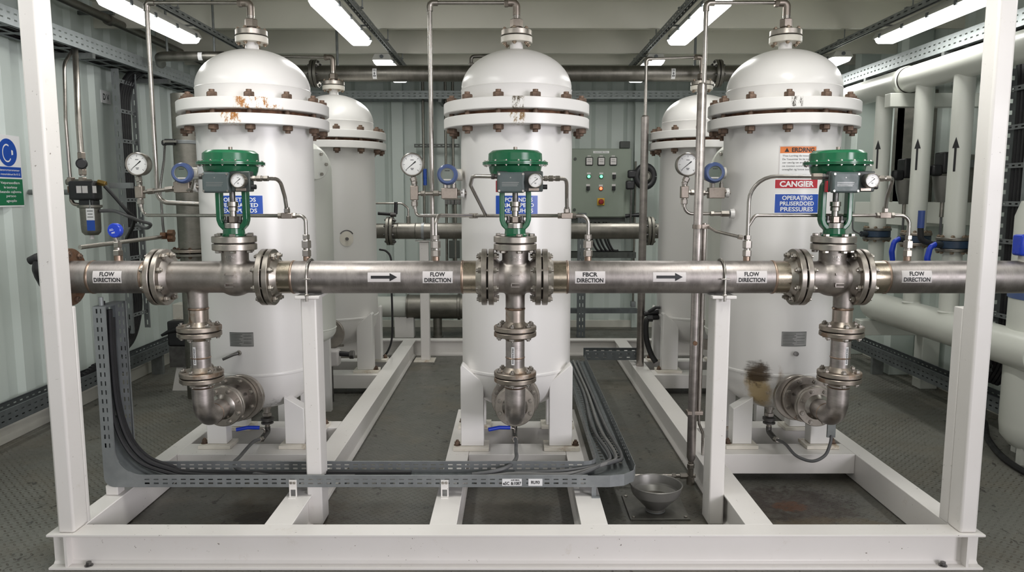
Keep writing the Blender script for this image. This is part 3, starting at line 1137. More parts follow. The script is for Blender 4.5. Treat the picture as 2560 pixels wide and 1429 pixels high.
def actuator(t, xs):
    """everything above the body: bonnet joint, yoke, stem, diaphragm casing, positioner"""
    zt, zb = ZB0 + .0, ZB1
    o = V((xs, HY, 0))
    zu0, zu1 = zt, zt + .033
    MB().ring(o + V((0, 0, zu0)), (0, 0, 1), .03, .112, zu1 - zu0, 56).done('bonnet_flange', 'steel_flange', t)
    MB().ring(o + V((0, 0, zb)), (0, 0, -1), .03, .112, .033, 56).done('body_flange', 'steel_flange', t)
    MB().ring(o + V((0, 0, zb)), (0, 0, 1), .03, .100, zt - zb, 48, .0005).done('gasket', 'gasket', t)
    bolts(t, o, (0, 0, 1), .088, 6, zb - .033, zu1, .0165, 'steel_bolt', PI / 6 + .25, 'bonnet_bolt', .0, .8, stud=False)
    z0 = zu1
    # yoke: foot ring and two legs that bow out and carry the casing
    MB().lathe([(0, z0), (.062, z0), (.062, z0 + .006), (.055, z0 + .012), (.053, z0 + .040), (0, z0 + .040)], o, n=40).done('yoke_base', 'green_paint', t)
    zt2 = W(0, 437, HY).z
    m = MB()
    for sx in (-1, 1):
        pts = [(sx * .030, z0 + .030), (sx * .060, z0 + .060), (sx * .068, z0 + .085), (sx * .068, zt2 - .10), (sx * .066, zt2 - .055), (sx * .045, zt2 - .03)]
        rings = []
        P = [V((xs + a, HY, b)) for a, b in pts]
        P = rounded(P, .03, 4)
        for i, c in enumerate(P):
            d = (P[min(i + 1, len(P) - 1)] - P[max(i - 1, 0)]).normalized()
            u = V((0, 1, 0))
            v = d.cross(u).normalized()
            rings.append([c + u * a * .026 + v * b * .0135 for a, b in ((-1, -1), (1, -1), (1, 1), (-1, 1))])
        m = MB().loft(rings)
        m.done('yoke_leg', 'green_paint', t, bevel=.006)
    MB().cyl(o + V((0, 0, zt2 - .055)), (0, 0, 1), .070, .045, 40).done('yoke_top', 'green_paint', t, bevel=.004)
    # gland, stem, coupling
    MB().cyl(o + V((0, 0, z0 + .040)), (0, 0, 1), .047, .028, 36).done('gland_flange', 'steel_bright', t, bevel=.002)
    MB().hexn(o + V((0, 0, z0 + .068)), (0, 0, 1), .027, .034).done('packing_nut', 'steel_block', t)
    for sx in (-1, 1):
        MB().cyl(o + V((sx * .036, 0, z0 + .068)), (0, 0, 1), .0085, .034, 14).hexn(o + V((sx * .036, 0, z0 + .068)), (0, 0, 1), .013, .014).done('gland_stud', 'dark_steel', t)
    MB().lathe([(0, z0 + .10), (.017, z0 + .10), (.017, z0 + .128), (.024, z0 + .13), (.024, z0 + .148), (.020, z0 + .15), (.027, z0 + .153), (.027, z0 + .176), (.013, z0 + .178), (.013, zt2 - .04), (0, zt2 - .04)], o, n=28).done('stem_coupling', 'steel_fitting', t)
    MB().lathe([(0, z0 + .178), (.0145, z0 + .178), (.0145, zt2 - .04), (0, zt2 - .04)], o, n=20).done('stem', 'dark_steel', t)
    # diaphragm casing
    zf = W(0, 409, HY).z
    ztop = W(0, 377, HY).z
    MB().lathe([(0, zt2 - .02), (.095, zt2 - .02), (.122, zt2 - .008), (.132, zt2 + .018), (.136, zf - .016), (.150, zf - .010), (.168, zf - .007), (.168, zf - .0008), (.14, zf - .0008)], o, n=64).done('lower_casing', 'green_paint', t)
    MB().lathe([(.14, zf + .0008), (.168, zf + .0008), (.168, zf + .007), (.152, zf + .010), (.139, zf + .014), (.137, zf + .05), (.131, ztop - .010), (.118, ztop), (0, ztop + .004)], o, n=64).done('upper_casing', 'green_paint', t)
    MB().ring(o + V((0, 0, zf - .0008)), (0, 0, 1), .1, .163, .0016, 64, .0002).done('diaphragm_edge', 'gasket', t)
    MB().cyl(o + V((0, 0, ztop + .002)), (0, 0, 1), .010, .018, 18).done('vent_plug', 'steel_block', t)
    bolts(t, o, (0, 0, 1), .156, 16, zf - .008, zf + .0085, .0065, 'steel_bolt', .1, 'casing_bolt', .5, .7)
    # positioner
    yb0, yf0 = HY - .065, HY - .145
    xl, xr = xs - .092, xs + .138
    zt3, zb3 = W(0, 427, HY - .14).z, W(0, 482, HY - .14).z
    box = MB().box(xl, xr, yf0 + .020, yb0, zb3 + .006, zt3).done('positioner', 'positioner_dark', t, bevel=.006)
    cv = MB()
    cv.box(xl + .004, xl + .138, yf0 - .018, yf0 + .021, zb3, zt3 - .006)
    cover = cv.done('cover', 'positioner_grey', box, bevel=.010, seg=3)
    for cx in (xl + .012, xl + .130):
        for cz in (zb3 + .010, zt3 - .016):
            MB().cyl((cx, yf0 - .021, cz), (0, 1, 0), .0055, .008, 14).done('cover_screw', 'steel_bolt', box)
    m = MB()
    for k in range(3):
        m.box(xl + .025, xl + .110 - .004 * k, yf0 - .0187, yf0 - .0179, zb3 + .050 - .008 * k, zb3 + .052 - .008 * k)
    m.poly(on_plane((xl + .068, yf0 - .0185, zb3 + .075), (1, 0, 0), (0, 0, 1)), [(-.004, 0), (0, -.004), (.004, 0), (0, .004)])
    m.done('cover_print', 'nameplate_grey', box)
    gauge(box, (xs + .098, HY - .182, W(0, 451, HY - .18).z), .0365, .045, name='small_gauge', ticks=20)
    MB().box(xl + .158, xr - .020, yf0 + .014, yf0 + .022, zb3 + .010, zb3 + .024).done('terminal_strip', 'steel_block', box, bevel=.001)
    MB().box(xl - .006, xl + .010, yf0 + .03, yf0 + .055, zb3 + .004, zb3 + .060).done('red_tab', 'red_sign', box, bevel=.001)
    zc = W(0, 441, HY - .1).z
    MB().rod((xl - .030, HY - .105, zc), (xl + .002, HY - .105, zc), .012).hexn((xl - .028, HY - .105, zc), (1, 0, 0), .016, .016).done('left_port', 'dark_steel', box)
    zc = W(0, 446, HY - .1).z
    MB().rod((xr - .002, HY - .105, zc), (xr + .030, HY - .105, zc), .011).hexn((xr + .006, HY - .105, zc), (1, 0, 0), .015, .018).done('right_port', 'steel_fitting', box)
    MB().cyl((xr, HY - .105, zb3 + .03), (1, 0, 0), .012, .022, 16).done('plug', 'black_plastic', box)


valves = []
cvm = thing('control_valve', 'middle control valve with green round actuator, on the header before the middle vessel', 'control valve', (VS[1], HY, HZ), 'green actuated control valves')
actuator(cvm, VS[1])
for i, lab in ((0, 'left control valve with green round actuator, its outlet branch left of the stem'), (2, 'right control valve with green round actuator, beside the warning signs')):
    v = dup(cvm, (VS[i], HY, HZ), lab)
    valves.append(v)
    valve_body(v, VS[i], FX[2 * i], FX[2 * i + 1], DX[i])
valve_body(cvm, VS[1], FX[2], FX[3], DX[1])

# ------------------------------------------------------------------ drop lines: flanged spool, then elbow to the vessel nozzle
ZF1, ZF2 = W(0, 836, HY - .112).z, W(0, 952, HY - .112).z
DR = .050


def drop(xd, where, ybend=NZ):
    r = thing('drop_pipe', 'flanged stainless drop pipe with white tag strip below the %s valve' % where, 'pipe', (xd, HY, ZF2), 'drop pipes below the valves')
    c = V((xd, HY, 0))
    MB().lathe([(DR - .006, ZF2 + .004), (DR, ZF2 + .004), (DR, ZF1 - .004), (DR - .006, ZF1 - .004), (DR - .006, ZF2 + .004)], c, n=44).done('pipe_wall', 'steel_vertical', r)
    zm = (ZF1 + ZF2) / 2 - .02
    MB().lathe([(DR - .001, -.006), (DR + .0025, 0), (DR - .001, .006)], c + V((0, 0, zm)), n=44).done('weld_seam', 'weld_tint', r)
    for z, sg in ((ZF1 - .003, -1), (ZF2 + .003, 1)):
        MB().ring(c + V((0, 0, z)), (0, 0, sg), DR - .003, .112, .024, 56).done('flange', 'steel_flange_rusty', r)
        MB().lathe([(.068, .0235), (.058, .036), (DR, .048)], c + V((0, 0, z)), (0, 0, sg), 40).done('flange_hub', 'steel_flange_rusty', r)
        MB().ring(c + V((0, 0, z)), (0, 0, -sg), DR - .003, .098, .006, 48, .001).done('gasket', 'gasket', r)
        bolts(r, c + V((0, 0, z - sg * .003 * -1 if False else z)), (0, 0, 1), .088, 6, (-.030 if sg > 0 else -.024), (.024 if sg > 0 else .030), .0155, 'steel_bolt', .35, 'flange_bolt', .5, .8)
    # tag strip
    f = on_vessel(xd, HY, .0, W(0, 890, HY - DR).z, DR, .0008)
    a0 = -.012 if where != 'right' else .012
    p = MB().wrap(f, a0 - .0085, a0 + .0085, -.048, .048, 4, 2).done('tag_strip', 'sign_white', r)
    g = on_vessel(xd, HY, .0, W(0, 890, HY - DR).z, DR, .0016)
    gg = lambda u, v: g(a0 - v, u)
    m = MB().text('DIOIOIID' if where == 'left' else 'IIOIOII', gg, .0085, 0, 0, .080, .02)
    m.done('lettering', 'ink_black', p)
    e = thing('elbow', 'stainless elbow joining the %s drop pipe to the vessel\'s lower nozzle' % where, 'pipe elbow', (xd, HY, NZ), 'lower elbows')
    RB = .113
    pts = [V((xd, HY, ZF2 - .004)), V((xd, HY, NZ + RB))]
    pts += [V((xd, HY + RB - RB * math.cos(a), NZ + RB - RB * math.sin(a))) for a in [PI / 2 * i / 14 for i in range(1, 15)]]
    yf = VY + NY                     # vessel flange face
    ysf = yf - .165                  # joint between elbow and reducer
    pts.append(V((xd, ysf - .004, NZ)))
    MB().tube(pts, DR + .0045, 40).done('elbow_bend', 'steel_vertical', e)
    for q, ax in ((V((xd, HY, ZF2 - .060)), (0, 0, 1)), (V((xd, HY + RB + .02, NZ)), (0, 1, 0))):
        MB().lathe([(DR + .003, -.006), (DR + .0075, 0), (DR + .003, .006)], q, ax, 40).done('weld_seam', 'weld_tint', e)
    MB().ring(V((xd, HY, ZF2 - .003)), (0, 0, -1), DR - .003, .112, .024, 56).done('upper_flange', 'steel_flange_rusty', e)
    MB().lathe([(.068, .0235), (.060, .036), (DR + .0045, .046)], V((xd, HY, ZF2 - .003)), (0, 0, -1), 40).done('flange_hub', 'steel_flange_rusty', e)
    MB().ring(V((xd, ysf - .003, NZ)), (0, -1, 0), DR - .003, .115, .022, 56).done('lower_flange', 'steel_flange', e)
    MB().lathe([(.074, .0215), (.064, .030), (DR + .0045, .042)], V((xd, ysf - .003, NZ)), (0, -1, 0), 40).done('flange_hub', 'steel_bright', e)
    bolts(e, V((xd, ysf, NZ)), (0, 1, 0), .094, 8, -.025, .003, .0125, 'steel_bolt', PI / 8, 'flange_bolt', .3, .7, stud=True)
    s = thing('nozzle_spool', 'short flanged spool between the %s elbow and vessel' % where, 'pipe', (xd, yf - .08, NZ), 'nozzle spools')
    MB().ring(V((xd, ysf + .003, NZ)), (0, 1, 0), DR, .115, .022, 56).done('small_flange', 'steel_flange', s)
    MB().ring(V((xd, ysf - .003, NZ)), (0, 1, 0), DR, .100, .006, 48, .001).done('gasket', 'gasket', s)
    MB().lathe([(.095, ysf + .024), (.085, ysf + .03), (.085, yf - .06), (.095, yf - .030)], (xd, 0, NZ), (0, 1, 0), 48).done('barrel', 'steel_pipe', s)
    MB().ring(V((xd, yf - .004, NZ)), (0, -1, 0), DR, .138, .028, 56).done('big_flange', 'steel_flange', s)
    MB().ring(V((xd, yf - .004, NZ)), (0, 1, 0), DR, .125, .004, 48, .001).done('gasket', 'gasket', s)
    bolts(s, V((xd, yf, NZ)), (0, 1, 0), .116, 8, -.032, .0352, .0145, 'steel_bolt', PI / 8, 'flange_bolt', .4, .7)


for x, w_ in zip((XVL, DX[1], XVR), ('left', 'middle', 'right')):
    pass
for x, w_ in zip(DX, ('left', 'middle', 'right')):
    drop(x, w_)
# ------------------------------------------------------------------ instruments and tubing
GY = 4.58                                                  # plane of the gauge assemblies beside the vessels


def stack(mb, o, ax, items):
    """items: (kind, radius, length) one after the other along ax"""
    o, w = V(o), V(ax).normalized()
    h = 0.0
    for k, r, l in items:
        if k == 'h':
            mb.hexn(o + w * h, w, r, l)
        else:
            mb.cyl(o + w * h, w, r, l, 20)
        h += l
    return o + w * h


def header_tap(parent, px, y_tip, ly=3.895):
    """weldolet and compression fitting standing on the header; returns its tip"""
    x = W(px, 640, ly).x
    z0 = HZ + math.sqrt(HR ** 2 - (ly - HY) ** 2) - .004
    zt = W(px, y_tip, ly).z
    k = (zt - z0) / .150
    MB().lathe([(0, 0), (.027, 0), (.0185, .010), (.0185, .036), (0, .036)], (x, ly, z0), n=24).done('weldolet', 'weld_tint', parent)
    MB().hexn((x, ly, z0 + .036), (0, 0, 1), .0235, .034 * k).done('hex_coupling', 'steel_fitting', parent)
    MB().cyl((x, ly, z0 + .036 + .034 * k), (0, 0, 1), .0165, .010, 20).hexn((x, ly, z0 + .046 + .034 * k), (0, 0, 1), .0250, .040 * k).done('union_nut', 'steel_bright', parent)
    MB().cyl((x, ly, z0 + .046 + .074 * k), (0, 0, 1), .0150, .006, 20).hexn((x, ly, z0 + .052 + .074 * k), (0, 0, 1), .0185, zt - z0 - .052 - .074 * k).done('compression_nut', 'steel_bright', parent)
    return V((x, ly, zt))


def gauge_set(gx, gy, tx, ty, by, where, tube_label):
    """pressure gauge and the tee block below it (the tee belongs to the tubing)"""
    g = thing('pressure_gauge', 'large round steel pressure gauge on a stem left of the %s vessel' % where, 'pressure gauge', W(tx, ty - 25, GY), 'large dial gauges')
    gauge(g, W(gx, gy, GY - .03), .0715, .06, name='gauge_case', needle=50, ticks=30)
    c = W(gx, gy + 27, GY)
    b = W(tx, ty - 22, GY)
    MB().rod(c, b + (c - b) * .45, .010).done('stem', 'steel_fitting', g)
    d = (b - c).normalized()
    m = MB()
    m.hexn(c + d * .012, d, .021, (b - c).length * .62)
    m.cyl(b - d * .02, d, .015, .02, 20)
    m.done('stem_coupling', 'steel_fitting', g)
    return g


def tee_block(parent, tx, ty, h=.075, name='tee_block'):
    c = W(tx, ty, GY)
    MB().box(c.x - .024, c.x + .024, c.y - .02, c.y + .02, c.z - h / 2, c.z + h / 2).done(name, 'steel_block', parent, bevel=.005)
    m = MB()
    stack(m, c + V((0, 0, h / 2 - .004)), (0, 0, 1), [('c', .0165, .012), ('h', .019, .018)])
    stack(m, c - V((0, 0, h / 2 - .004)), (0, 0, -1), [('c', .0165, .010), ('h', .021, .030), ('c', .014, .008), ('c', .0125, .008)])
    m.done('tee_nut', 'steel_fitting', parent)
    return c


def nipple(parent, a, b, r=.0115, nuts=((.12, .30, .019), (.62, .86, .019)), name='nipple', mat='steel_fitting'):
    a, b = V(a), V(b)
    m = MB().rod(a, b, r)
    d = b - a
    for f0, f1, rr in nuts:
        m.hexn(a + d * f0, d, rr, d.length * (f1 - f0))
    m.done(name, mat, parent)


def transmitter(cx, cy, bx, by, vx, where, base_px=None):
    """blue-rimmed transmitter head over its valve block, nipple into the vessel shell"""
    c = W(cx, cy, GY - .06)
    t = thing('pressure_transmitter', 'blue rimmed pressure transmitter with display, left of the %s vessel' % where, 'transmitter', W(bx, by, GY), 'blue rimmed transmitters')
    w = V((.10 if where == 'left' else 0, -1, 0)).normalized()
    body = MB().lathe([(0, .15), (.042, .15), (.050, .143), (.052, .12), (.052, .018), (0, .018)], c, -w, 40).done('housing', 'beige_housing', t)
    MB().cyl(c - w * .085 + V((.03, 0, 0)), (1, 0, 0), .036, .055, 28).done('terminal_boss', 'beige_housing', body)
    bz = MB().lathe([(.040, -.004), (.052, -.006), (.0605, .004), (.0625, .014), (.0625, .040), (.054, .046), (.040, .046)], c, -w, 44).done('bezel', 'slate_blue', t)
    MB().lathe([(.044, .0025), (.0405, -.002), (.040, .006)], c, -w, 44).done('bezel_ring', 'label_white', bz)
    d = MB().cyl(c - w * .004, -w, .0415, .006, 40).done('display_glass', 'lcd', t)
    u = V((-w.y, w.x, 0))
    pl = on_plane(c + w * -.0032, u, (0, 0, 1))
    pl = on_plane(c - w * .0032, u, (0, 0, 1))
    m = MB()
    m.poly(pl, [(-.020, -.034), (.020, -.034), (.025, -.027), (-.025, -.027)])
    m.done('display_strip', 'label_white', d)
    m = MB()
    for k in range(5):
        m.poly(pl, [(-.014 + .006 * k, .020), (-.0095 + .006 * k, .020), (-.0095 + .006 * k, .026), (-.014 + .006 * k, .026)])
    m.done('display_mark', 'ink_black', d)
    b = W(bx, by, GY)
    top = c - w * .085
    blk = MB().box(b.x - .052, b.x + .046, b.y - .028, b.y + .028, b.z - .038, b.z + .028).done('valve_block', 'steel_block', t, bevel=.004)
    m = MB().rod(V((top.x, b.y, b.z + .02)), V((top.x, b.y, top.z - .03)), .016)
    m.done('neck', 'beige_housing', t)
    for sx in (-1, 1):
        MB().hexn((b.x + sx * .026, b.y - .012, b.z + .024), (0, 0, 1), .013, .030).cyl((b.x + sx * .026, b.y - .012, b.z + .054), (0, 0, 1), .008, .012, 14).done('bleed_valve', 'steel_bright', t)
    e = W(vx, by + 2, GY + .02)
    nipple(t, (b.x + .044, b.y, b.z), (e.x + .02, b.y + .012, e.z), .013, ((.05, .30, .021), (.40, .75, .024)))
    MB().lathe([(0, 0), (.030, .0), (.026, .022), (0, .026)], (e.x + .012, b.y + .012, e.z), (-1, 0, 0), 24).done('vessel_boss', WP, t)
    return b


TUBE = .0098
tub_group = None


def tubing(name_label, loc):
    return thing('instrument_tubing', name_label, 'tubing', loc, 'stainless instrument tubing runs')


# ---- left vessel
gauge_set(342, 410, 350, 478, 500, 'left', '')
t = tubing('stainless tubing from the left gauge across to the left valve and header', W(350, 478, GY))
c = tee_block(t, 350, 480)
b = transmitter(453, 432, 459, 466, 490, 'left')
nipple(t, c + V((.022, 0, 0)), W(447, 470, GY), .0115)
pB = header_tap(t, 767, 586)
tee = W(718, 539, 3.90)
MB().tube([W(350, 494, GY), W(356, 538, GY), W(420, 538, 4.45), tee + V((-.03, 0, 0))], TUBE, 12, .10).done('tube', 'steel_bright', t)
MB().tube([tee + V((.03, 0, 0)), V((pB.x, pB.y, tee.z)), pB - V((0, 0, .01))], TUBE, 12, .075).done('tube', 'steel_bright', t)


def run_tee(parent, p, up=True):
    MB().box(p.x - .030, p.x + .030, p.y - .013, p.y + .013, p.z - .015, p.z + .015).done('run_tee', 'steel_block', parent, bevel=.003)
    m = MB()
    m.hexn(p + V((-.030, 0, 0)), (-1, 0, 0), .0165, .018)
    m.hexn(p + V((.030, 0, 0)), (1, 0, 0), .0165, .018)
    if up:
        m.hexn(p + V((0, 0, .015)), (0, 0, 1), .0165, .022)
        m.cyl(p + V((0, 0, .037)), (0, 0, 1), .013, .008, 18)
    m.done('tee_nut', 'steel_fitting', parent)


run_tee(t, tee)
zr = W(0, 446, HY - .1).z
xr_ = lambda i: VS[i] + .138 + .028


def port_run(parent, i, tee):
    a = V((xr_(i), HY - .105, zr))
    m = MB()
    m.hexn(a, (1, 0, 0), .017, .024)
    m.cyl(a + V((.024, 0, 0)), (1, 0, 0), .012, .010, 18)
    m.hexn(a + V((.034, 0, 0)), (1, 0, 0), .0155, .024)
    m.done('port_fitting', 'steel_fitting', parent)
    MB().tube([a + V((.05, 0, 0)), V((tee.x - .008, HY - .03, zr)), V((tee.x - .003, tee.y - .02, zr - .09)), V((tee.x, tee.y, tee.z + .02))], TUBE, 12, .07).done('tube', 'steel_bright', parent)


port_run(t, 0, tee)
MB().tube([W(520, 441, HY - .105), W(486, 446, 3.95), W(481, 470, 4.25), W(468, 476, GY)], .008, 12, .06).done('tube', 'steel_fitting', t)
# ---- middle vessel
gauge_set(1030, 411, 1036, 476, 505, 'middle', '')
t = tubing('stainless tubing from the middle gauge across to the middle valve and header', W(1038, 478, GY))
c = tee_block(t, 1036, 482, .09)
transmitter(1118, 436, 1125, 481, 1157, 'middle')
nipple(t, c + V((.022, 0, -.004)), W(1106, 483, GY), .0115)
tee = W(1417, 539, 3.90)
P0, P1 = W(1060, 539, 4.55), tee + V((-.03, 0, 0))
MB().tube([W(1037, 500, GY), W(1040, 539, GY), P0, P1], TUBE, 12, .09).done('tube', 'steel_bright', t)
pB = header_tap(t, 1470, 586)
MB().tube([tee + V((.03, 0, 0)), V((pB.x, pB.y, tee.z)), pB - V((0, 0, .01))], TUBE, 12, .075).done('tube', 'steel_bright', t)
run_tee(t, tee)
port_run(t, 1, tee)
pA = header_tap(t, 1090, 588)
J = P0 + (P1 - P0) * .40
MB().tube([pA - V((0, 0, .01)), V((pA.x, pA.y, tee.z + .003)), J], TUBE, 12, .085).done('tube', 'steel_bright', t)
MB().hexn(J - (P1 - P0).normalized() * .03, P1 - P0, .017, .055).done('branch_fitting', 'steel_fitting', t)
J2 = P0 + (P1 - P0) * .49
zl = W(0, 441, HY - .1).z
MB().tube([V((VS[1] - .092 - .02, HY - .105, zl)), W(1182, 440, 3.80), W(1176, 462, 3.95), J2], TUBE, 12, .05).done('tube', 'steel_bright', t)
# ---- right vessel
gauge_set(1720, 411, 1711, 478, 505, 'right', '')
t = tubing('stainless tubing looping from the right gauge back into the right vessel', W(1711, 478, GY))
c = tee_block(t, 1711, 480)
transmitter(1788, 431, 1791, 480, 1815, 'right')
nipple(t, c + V((.022, 0, -.002)), W(1770, 482, GY), .0115)
e = W(1832, 534, GY + .03)
MB().tube([W(1710, 495, GY), W(1712, 534, GY), e], TUBE, 12, .10).done('tube', 'steel_bright', t)
m = MB()
m.hexn(W(1776, 534, GY), (1, 0, 0), .0165, .022)
m.cyl(W(1784, 534, GY), (1, 0, 0), .013, .05, 18)
m.hexn(W(1802, 534, GY), (1, 0, 0), .020, .050)
m.done('union', 'steel_fitting', t)
MB().lathe([(0, 0), (.032, 0), (.028, .024), (0, .028)], W(1834, 534, GY + .015), (-1, 0, 0), 24).done('vessel_boss', WP, t)
t = tubing('stainless tubing framing the blue sign, from the header up to the right valve', W(1868, 600, 3.9))
pA = header_tap(t, 1867, 588)
tee = W(2212, 538, 3.90)
pB = header_tap(t, 2268, 588)
MB().tube([pA - V((0, 0, .01)), V((pA.x, pA.y, zl + .006)), V((VS[2] - .092 - .02, HY - .105, zl))], TUBE, 14, .13).done('tube', 'steel_bright', t)
MB().hexn(V((VS[2] - .092 - .075, HY - .10, zl)), (1, 0, 0), .018, .05).done('port_fitting', 'steel_block', t)
MB().tube([V((pA.x, pA.y, W(0, 566, 3.9).z)), V((pA.x + .035, pA.y, tee.z)), tee + V((-.03, 0, 0))], TUBE * .95, 12, .03).done('tube', 'steel_bright', t)
MB().tube([tee + V((.03, 0, 0)), V((pB.x, pB.y, tee.z)), pB - V((0, 0, .01))], TUBE, 12, .075).done('tube', 'steel_bright', t)
run_tee(t, tee)
port_run(t, 2, tee)
# blue knob sensor on the far left header
t = thing('level_switch', 'bright blue round sensor head on a steel stem, on the far left header', 'sensor', V((hx(295), HY, HZ + HR)))
x = W(296, 640, 3.88).x
MB().lathe([(0, 0), (.030, 0), (.021, .010), (.021, .035), (0, .035)], (x, 3.88, HZ + .075), n=24).done('weldolet', 'weld_tint', t)
z = HZ + .11
MB().hexn((x, 3.88, z), (0, 0, 1), .026, .030).cyl((x, 3.88, z + .03), (0, 0, 1), .018, .012).hexn((x, 3.88, z + .042), (0, 0, 1), .0215, .030).done('hex_coupling', 'steel_fitting', t)
MB().rod((x, 3.88, z + .07), (x - .012, 3.88, W(285, 592, 3.88).z), .0125).done('stem', 'steel_bright', t)
c = W(284, 576, 3.86)
MB().lathe([(0, 0), (.034, 0), (.0375, .004), (.0375, .026), (.030, .034), (0, .034)], c, (0.12, 1, 0), 32).done('sensor_head', 'bright_blue', t)
pl = on_plane(c + V((0, -.0007, 0)), (1, .0, .12), (0, 0, 1))
m = MB()
for k, (a, b_, y) in enumerate(((-.022, -.004, .006), (-.022, .0, .000), (-.012, .018, -.010), (-.012, .014, -.015))):
    m.poly(pl, [(a, y), (b_, y + .002), (b_, y + .0042), (a, y + .0022)])
m.done('print', 'sign_white', t)
t = thing('signal_sensor', 'blue and grey sensor on the header at the right edge', 'sensor', W(2555, 640, 3.86))
c = W(2552, 612, 3.85)
MB().box(c.x - .03, c.x + .035, 3.80, 3.88, c.z - .055, c.z + .055).done('blue_cap', 'bright_blue', t, bevel=.014, seg=3)
MB().box(c.x - .022, c.x + .06, 3.81, 3.87, c.z - .045, c.z + .045).done('body', 'beige_housing', t, bevel=.008)
MB().cyl((c.x + .02, 3.845, HZ + .078), (0, 0, 1), .028, c.z - .05 - HZ - .074, 24).done('stem', 'beige_housing', t)

# ------------------------------------------------------------------ vent lines from the top nozzles
def vent(vx, vy, label, pts, zt, r=.0115, rv=.0145, small=1.0, corner=True):
    t = thing('vent_line', label, 'pipe', (vx, vy, 2.771), 'vent lines from the vessel tops')
    m = MB()
    z = 2.771
    m.cyl((vx, vy, z), (0, 0, 1), .029, .010, 24)
    m.done('nozzle_seat', 'steel_fitting', t)
    MB().cyl((vx, vy, z + .010), (0, 0, 1), .028, .008, 24).hexn((vx, vy, z + .016), (0, 0, 1), .040, .052).done('hex_union', 'steel_block', t)
    MB().cyl((vx, vy, z + .068), (0, 0, 1), .0215, .024, 24).cyl((vx, vy, z + .078), (0, 0, 1), .0235, .010, 24).done('nipple', 'steel_fitting', t)
    MB().tube([(vx, vy, z + .09), (vx, vy, zt), (vx - .055, vy, zt)], .0235, 20, .028).done('elbow', 'steel_block', t)
    MB().hexn((vx - .050, vy, zt), (-1, 0, 0), .028, .026).done('elbow_nut', 'steel_block', t)
    P = [V((vx - .07, vy, zt))] + [V(p) for p in pts]
    if corner:
        MB().rod(P[0], P[1] + V((.02, 0, 0)), r).done('cross_tube', 'steel_bright', t)
        MB().tube([P[1] + V((.05, 0, 0)), P[1], P[1] - V((0, 0, .05))], rv * 1.35, 16, .03).done('corner_elbow', 'steel_fitting', t)
        MB().tube(P[1:], rv, 14, .07).done('down_tube', 'steel_bright', t)
    else:
        MB().rod(P[0], P[1], r).done('cross_tube', 'steel_bright', t)
    return t


zt = W(0, 7, VY).z
vent(XVL, VY, 'vent tube from the left front vessel top, dropping past the left gauge', [(W(366, 5, VY).x, VY, zt), (W(366, 5, VY).x, VY, 2.0), (W(366, 5, VY).x, VY, W(0, 505, VY).z), (XVL - .34, VY, W(0, 511, VY).z)], zt)
vent(VX, VY, 'vent tube from the middle vessel top, dropping left of the middle vessel', [(W(1074, 5, VY).x, VY, zt), (W(1074, 5, VY).x, VY, 2.0), (W(1074, 5, VY).x, VY, W(0, 690, VY).z), (VX - .34, VY, W(0, 692, VY).z)], zt)
xvr = W(1766, 5, VY).x
vr = vent(XVR, VY, 'vent tube from the right front vessel top, dropping beside the tall drain pole', [(xvr, VY, zt), (xvr, VY, 2.0), (xvr, VY, W(0, 690, VY).z), (XVR - .34, VY, W(0, 692, VY).z)], zt)
ztr = W(0, 143, YR).z
xb = W(1616, 147, YR).x
vent(1.70, YR, 'vent tube from the rear right vessel top', [(xb, YR, ztr - .015), (xb, YR, 2.6), (xb, YR, W(0, 290, YR).z)], ztr)
vent(-1.60, YR, 'vent tube from the rear left vessel top, running left out of sight', [(-2.55, YR, ztr + .012)], ztr, corner=False)

# tall drain poles standing on the floor
def pole(label, x, y, z1, r, foot):
    t = thing('drain_pole', label, 'pipe', (x, y, 0), 'tall drain poles')
    MB().lathe([(0, .14), (r * .55, .14), (r, .17), (r, z1 - .015), (r * .62, z1), (0, z1)], (x, y, 0), n=28).done('pole_pipe', 'steel_vertical', t)
    m = MB()
    m.cyl((x, y, .05), (0, 0, 1), r * .68, .09, 20)
    m.hexn((x, y, .10), (0, 0, 1), r * .85, .03)
    m.done('foot_fitting', 'steel_fitting', t)
    if foot:
        MB().rod((x - .47, y, .052), (x + .03, y, .052), .0115).done('floor_tube', 'steel_fitting', t)
        MB().hexn((x - .02, y, .052), (-1, 0, 0), .018, .045).hexn((x - .09, y, .052), (-1, 0, 0), .016, .025).done('floor_fitting', 'steel_fitting', t)
        MB().cyl((x, y, 0), (0, 0, 1), .024, .05, 20).done('floor_stub', 'steel_fitting', t)
    else:
        MB().cyl((x, y, 0), (0, 0, 1), .04, .055, 20).done('floor_stub', 'steel_fitting', t)
    return t


XP = 1.093
p1 = pole('tall steel drain pole in front of the rear right vessel, beside the right support post', XP, 4.36, W(0, 207, 4.36).z, .0265, True)
zc = W(0, 566, 4.36).z
MB().cyl((XP, 4.36, zc - .012), (0, 0, 1), .032, .024, 24).box(XP, XP + .06, 4.335, 4.36, zc - .012, zc + .012).done('clamp', 'steel_block', p1)
MB().rod((XP + .042, 4.37, W(0, 1030, 4.36).z), (XP + .042, 4.37, zc + .02), .0135).done('side_tube', 'steel_fitting', p1)
MB().tube([(XP + .042, 4.37, W(0, 1035, 4.36).z), (XP + .045, 4.37, W(0, 1060, 4.36).z), (XP + .075, 4.39, W(0, 1085, 4.36).z), (XP + .077, 4.39, .176)], .0085, 10, .03).done('foot_tube', 'steel_bright', p1)
MB().cyl((XP - .004, 4.36 - .026, W(0, 855, 4.36).z), (0, -1, 0), .013, .012, 20).done('pole_stud', 'rust_metal', p1)
MB().box(XP - .036, XP + .06, 4.335, 4.39, W(0, 1030, 4.36).z - .012, W(0, 1030, 4.36).z + .012).done('lower_clamp', 'steel_block', p1, bevel=.003)
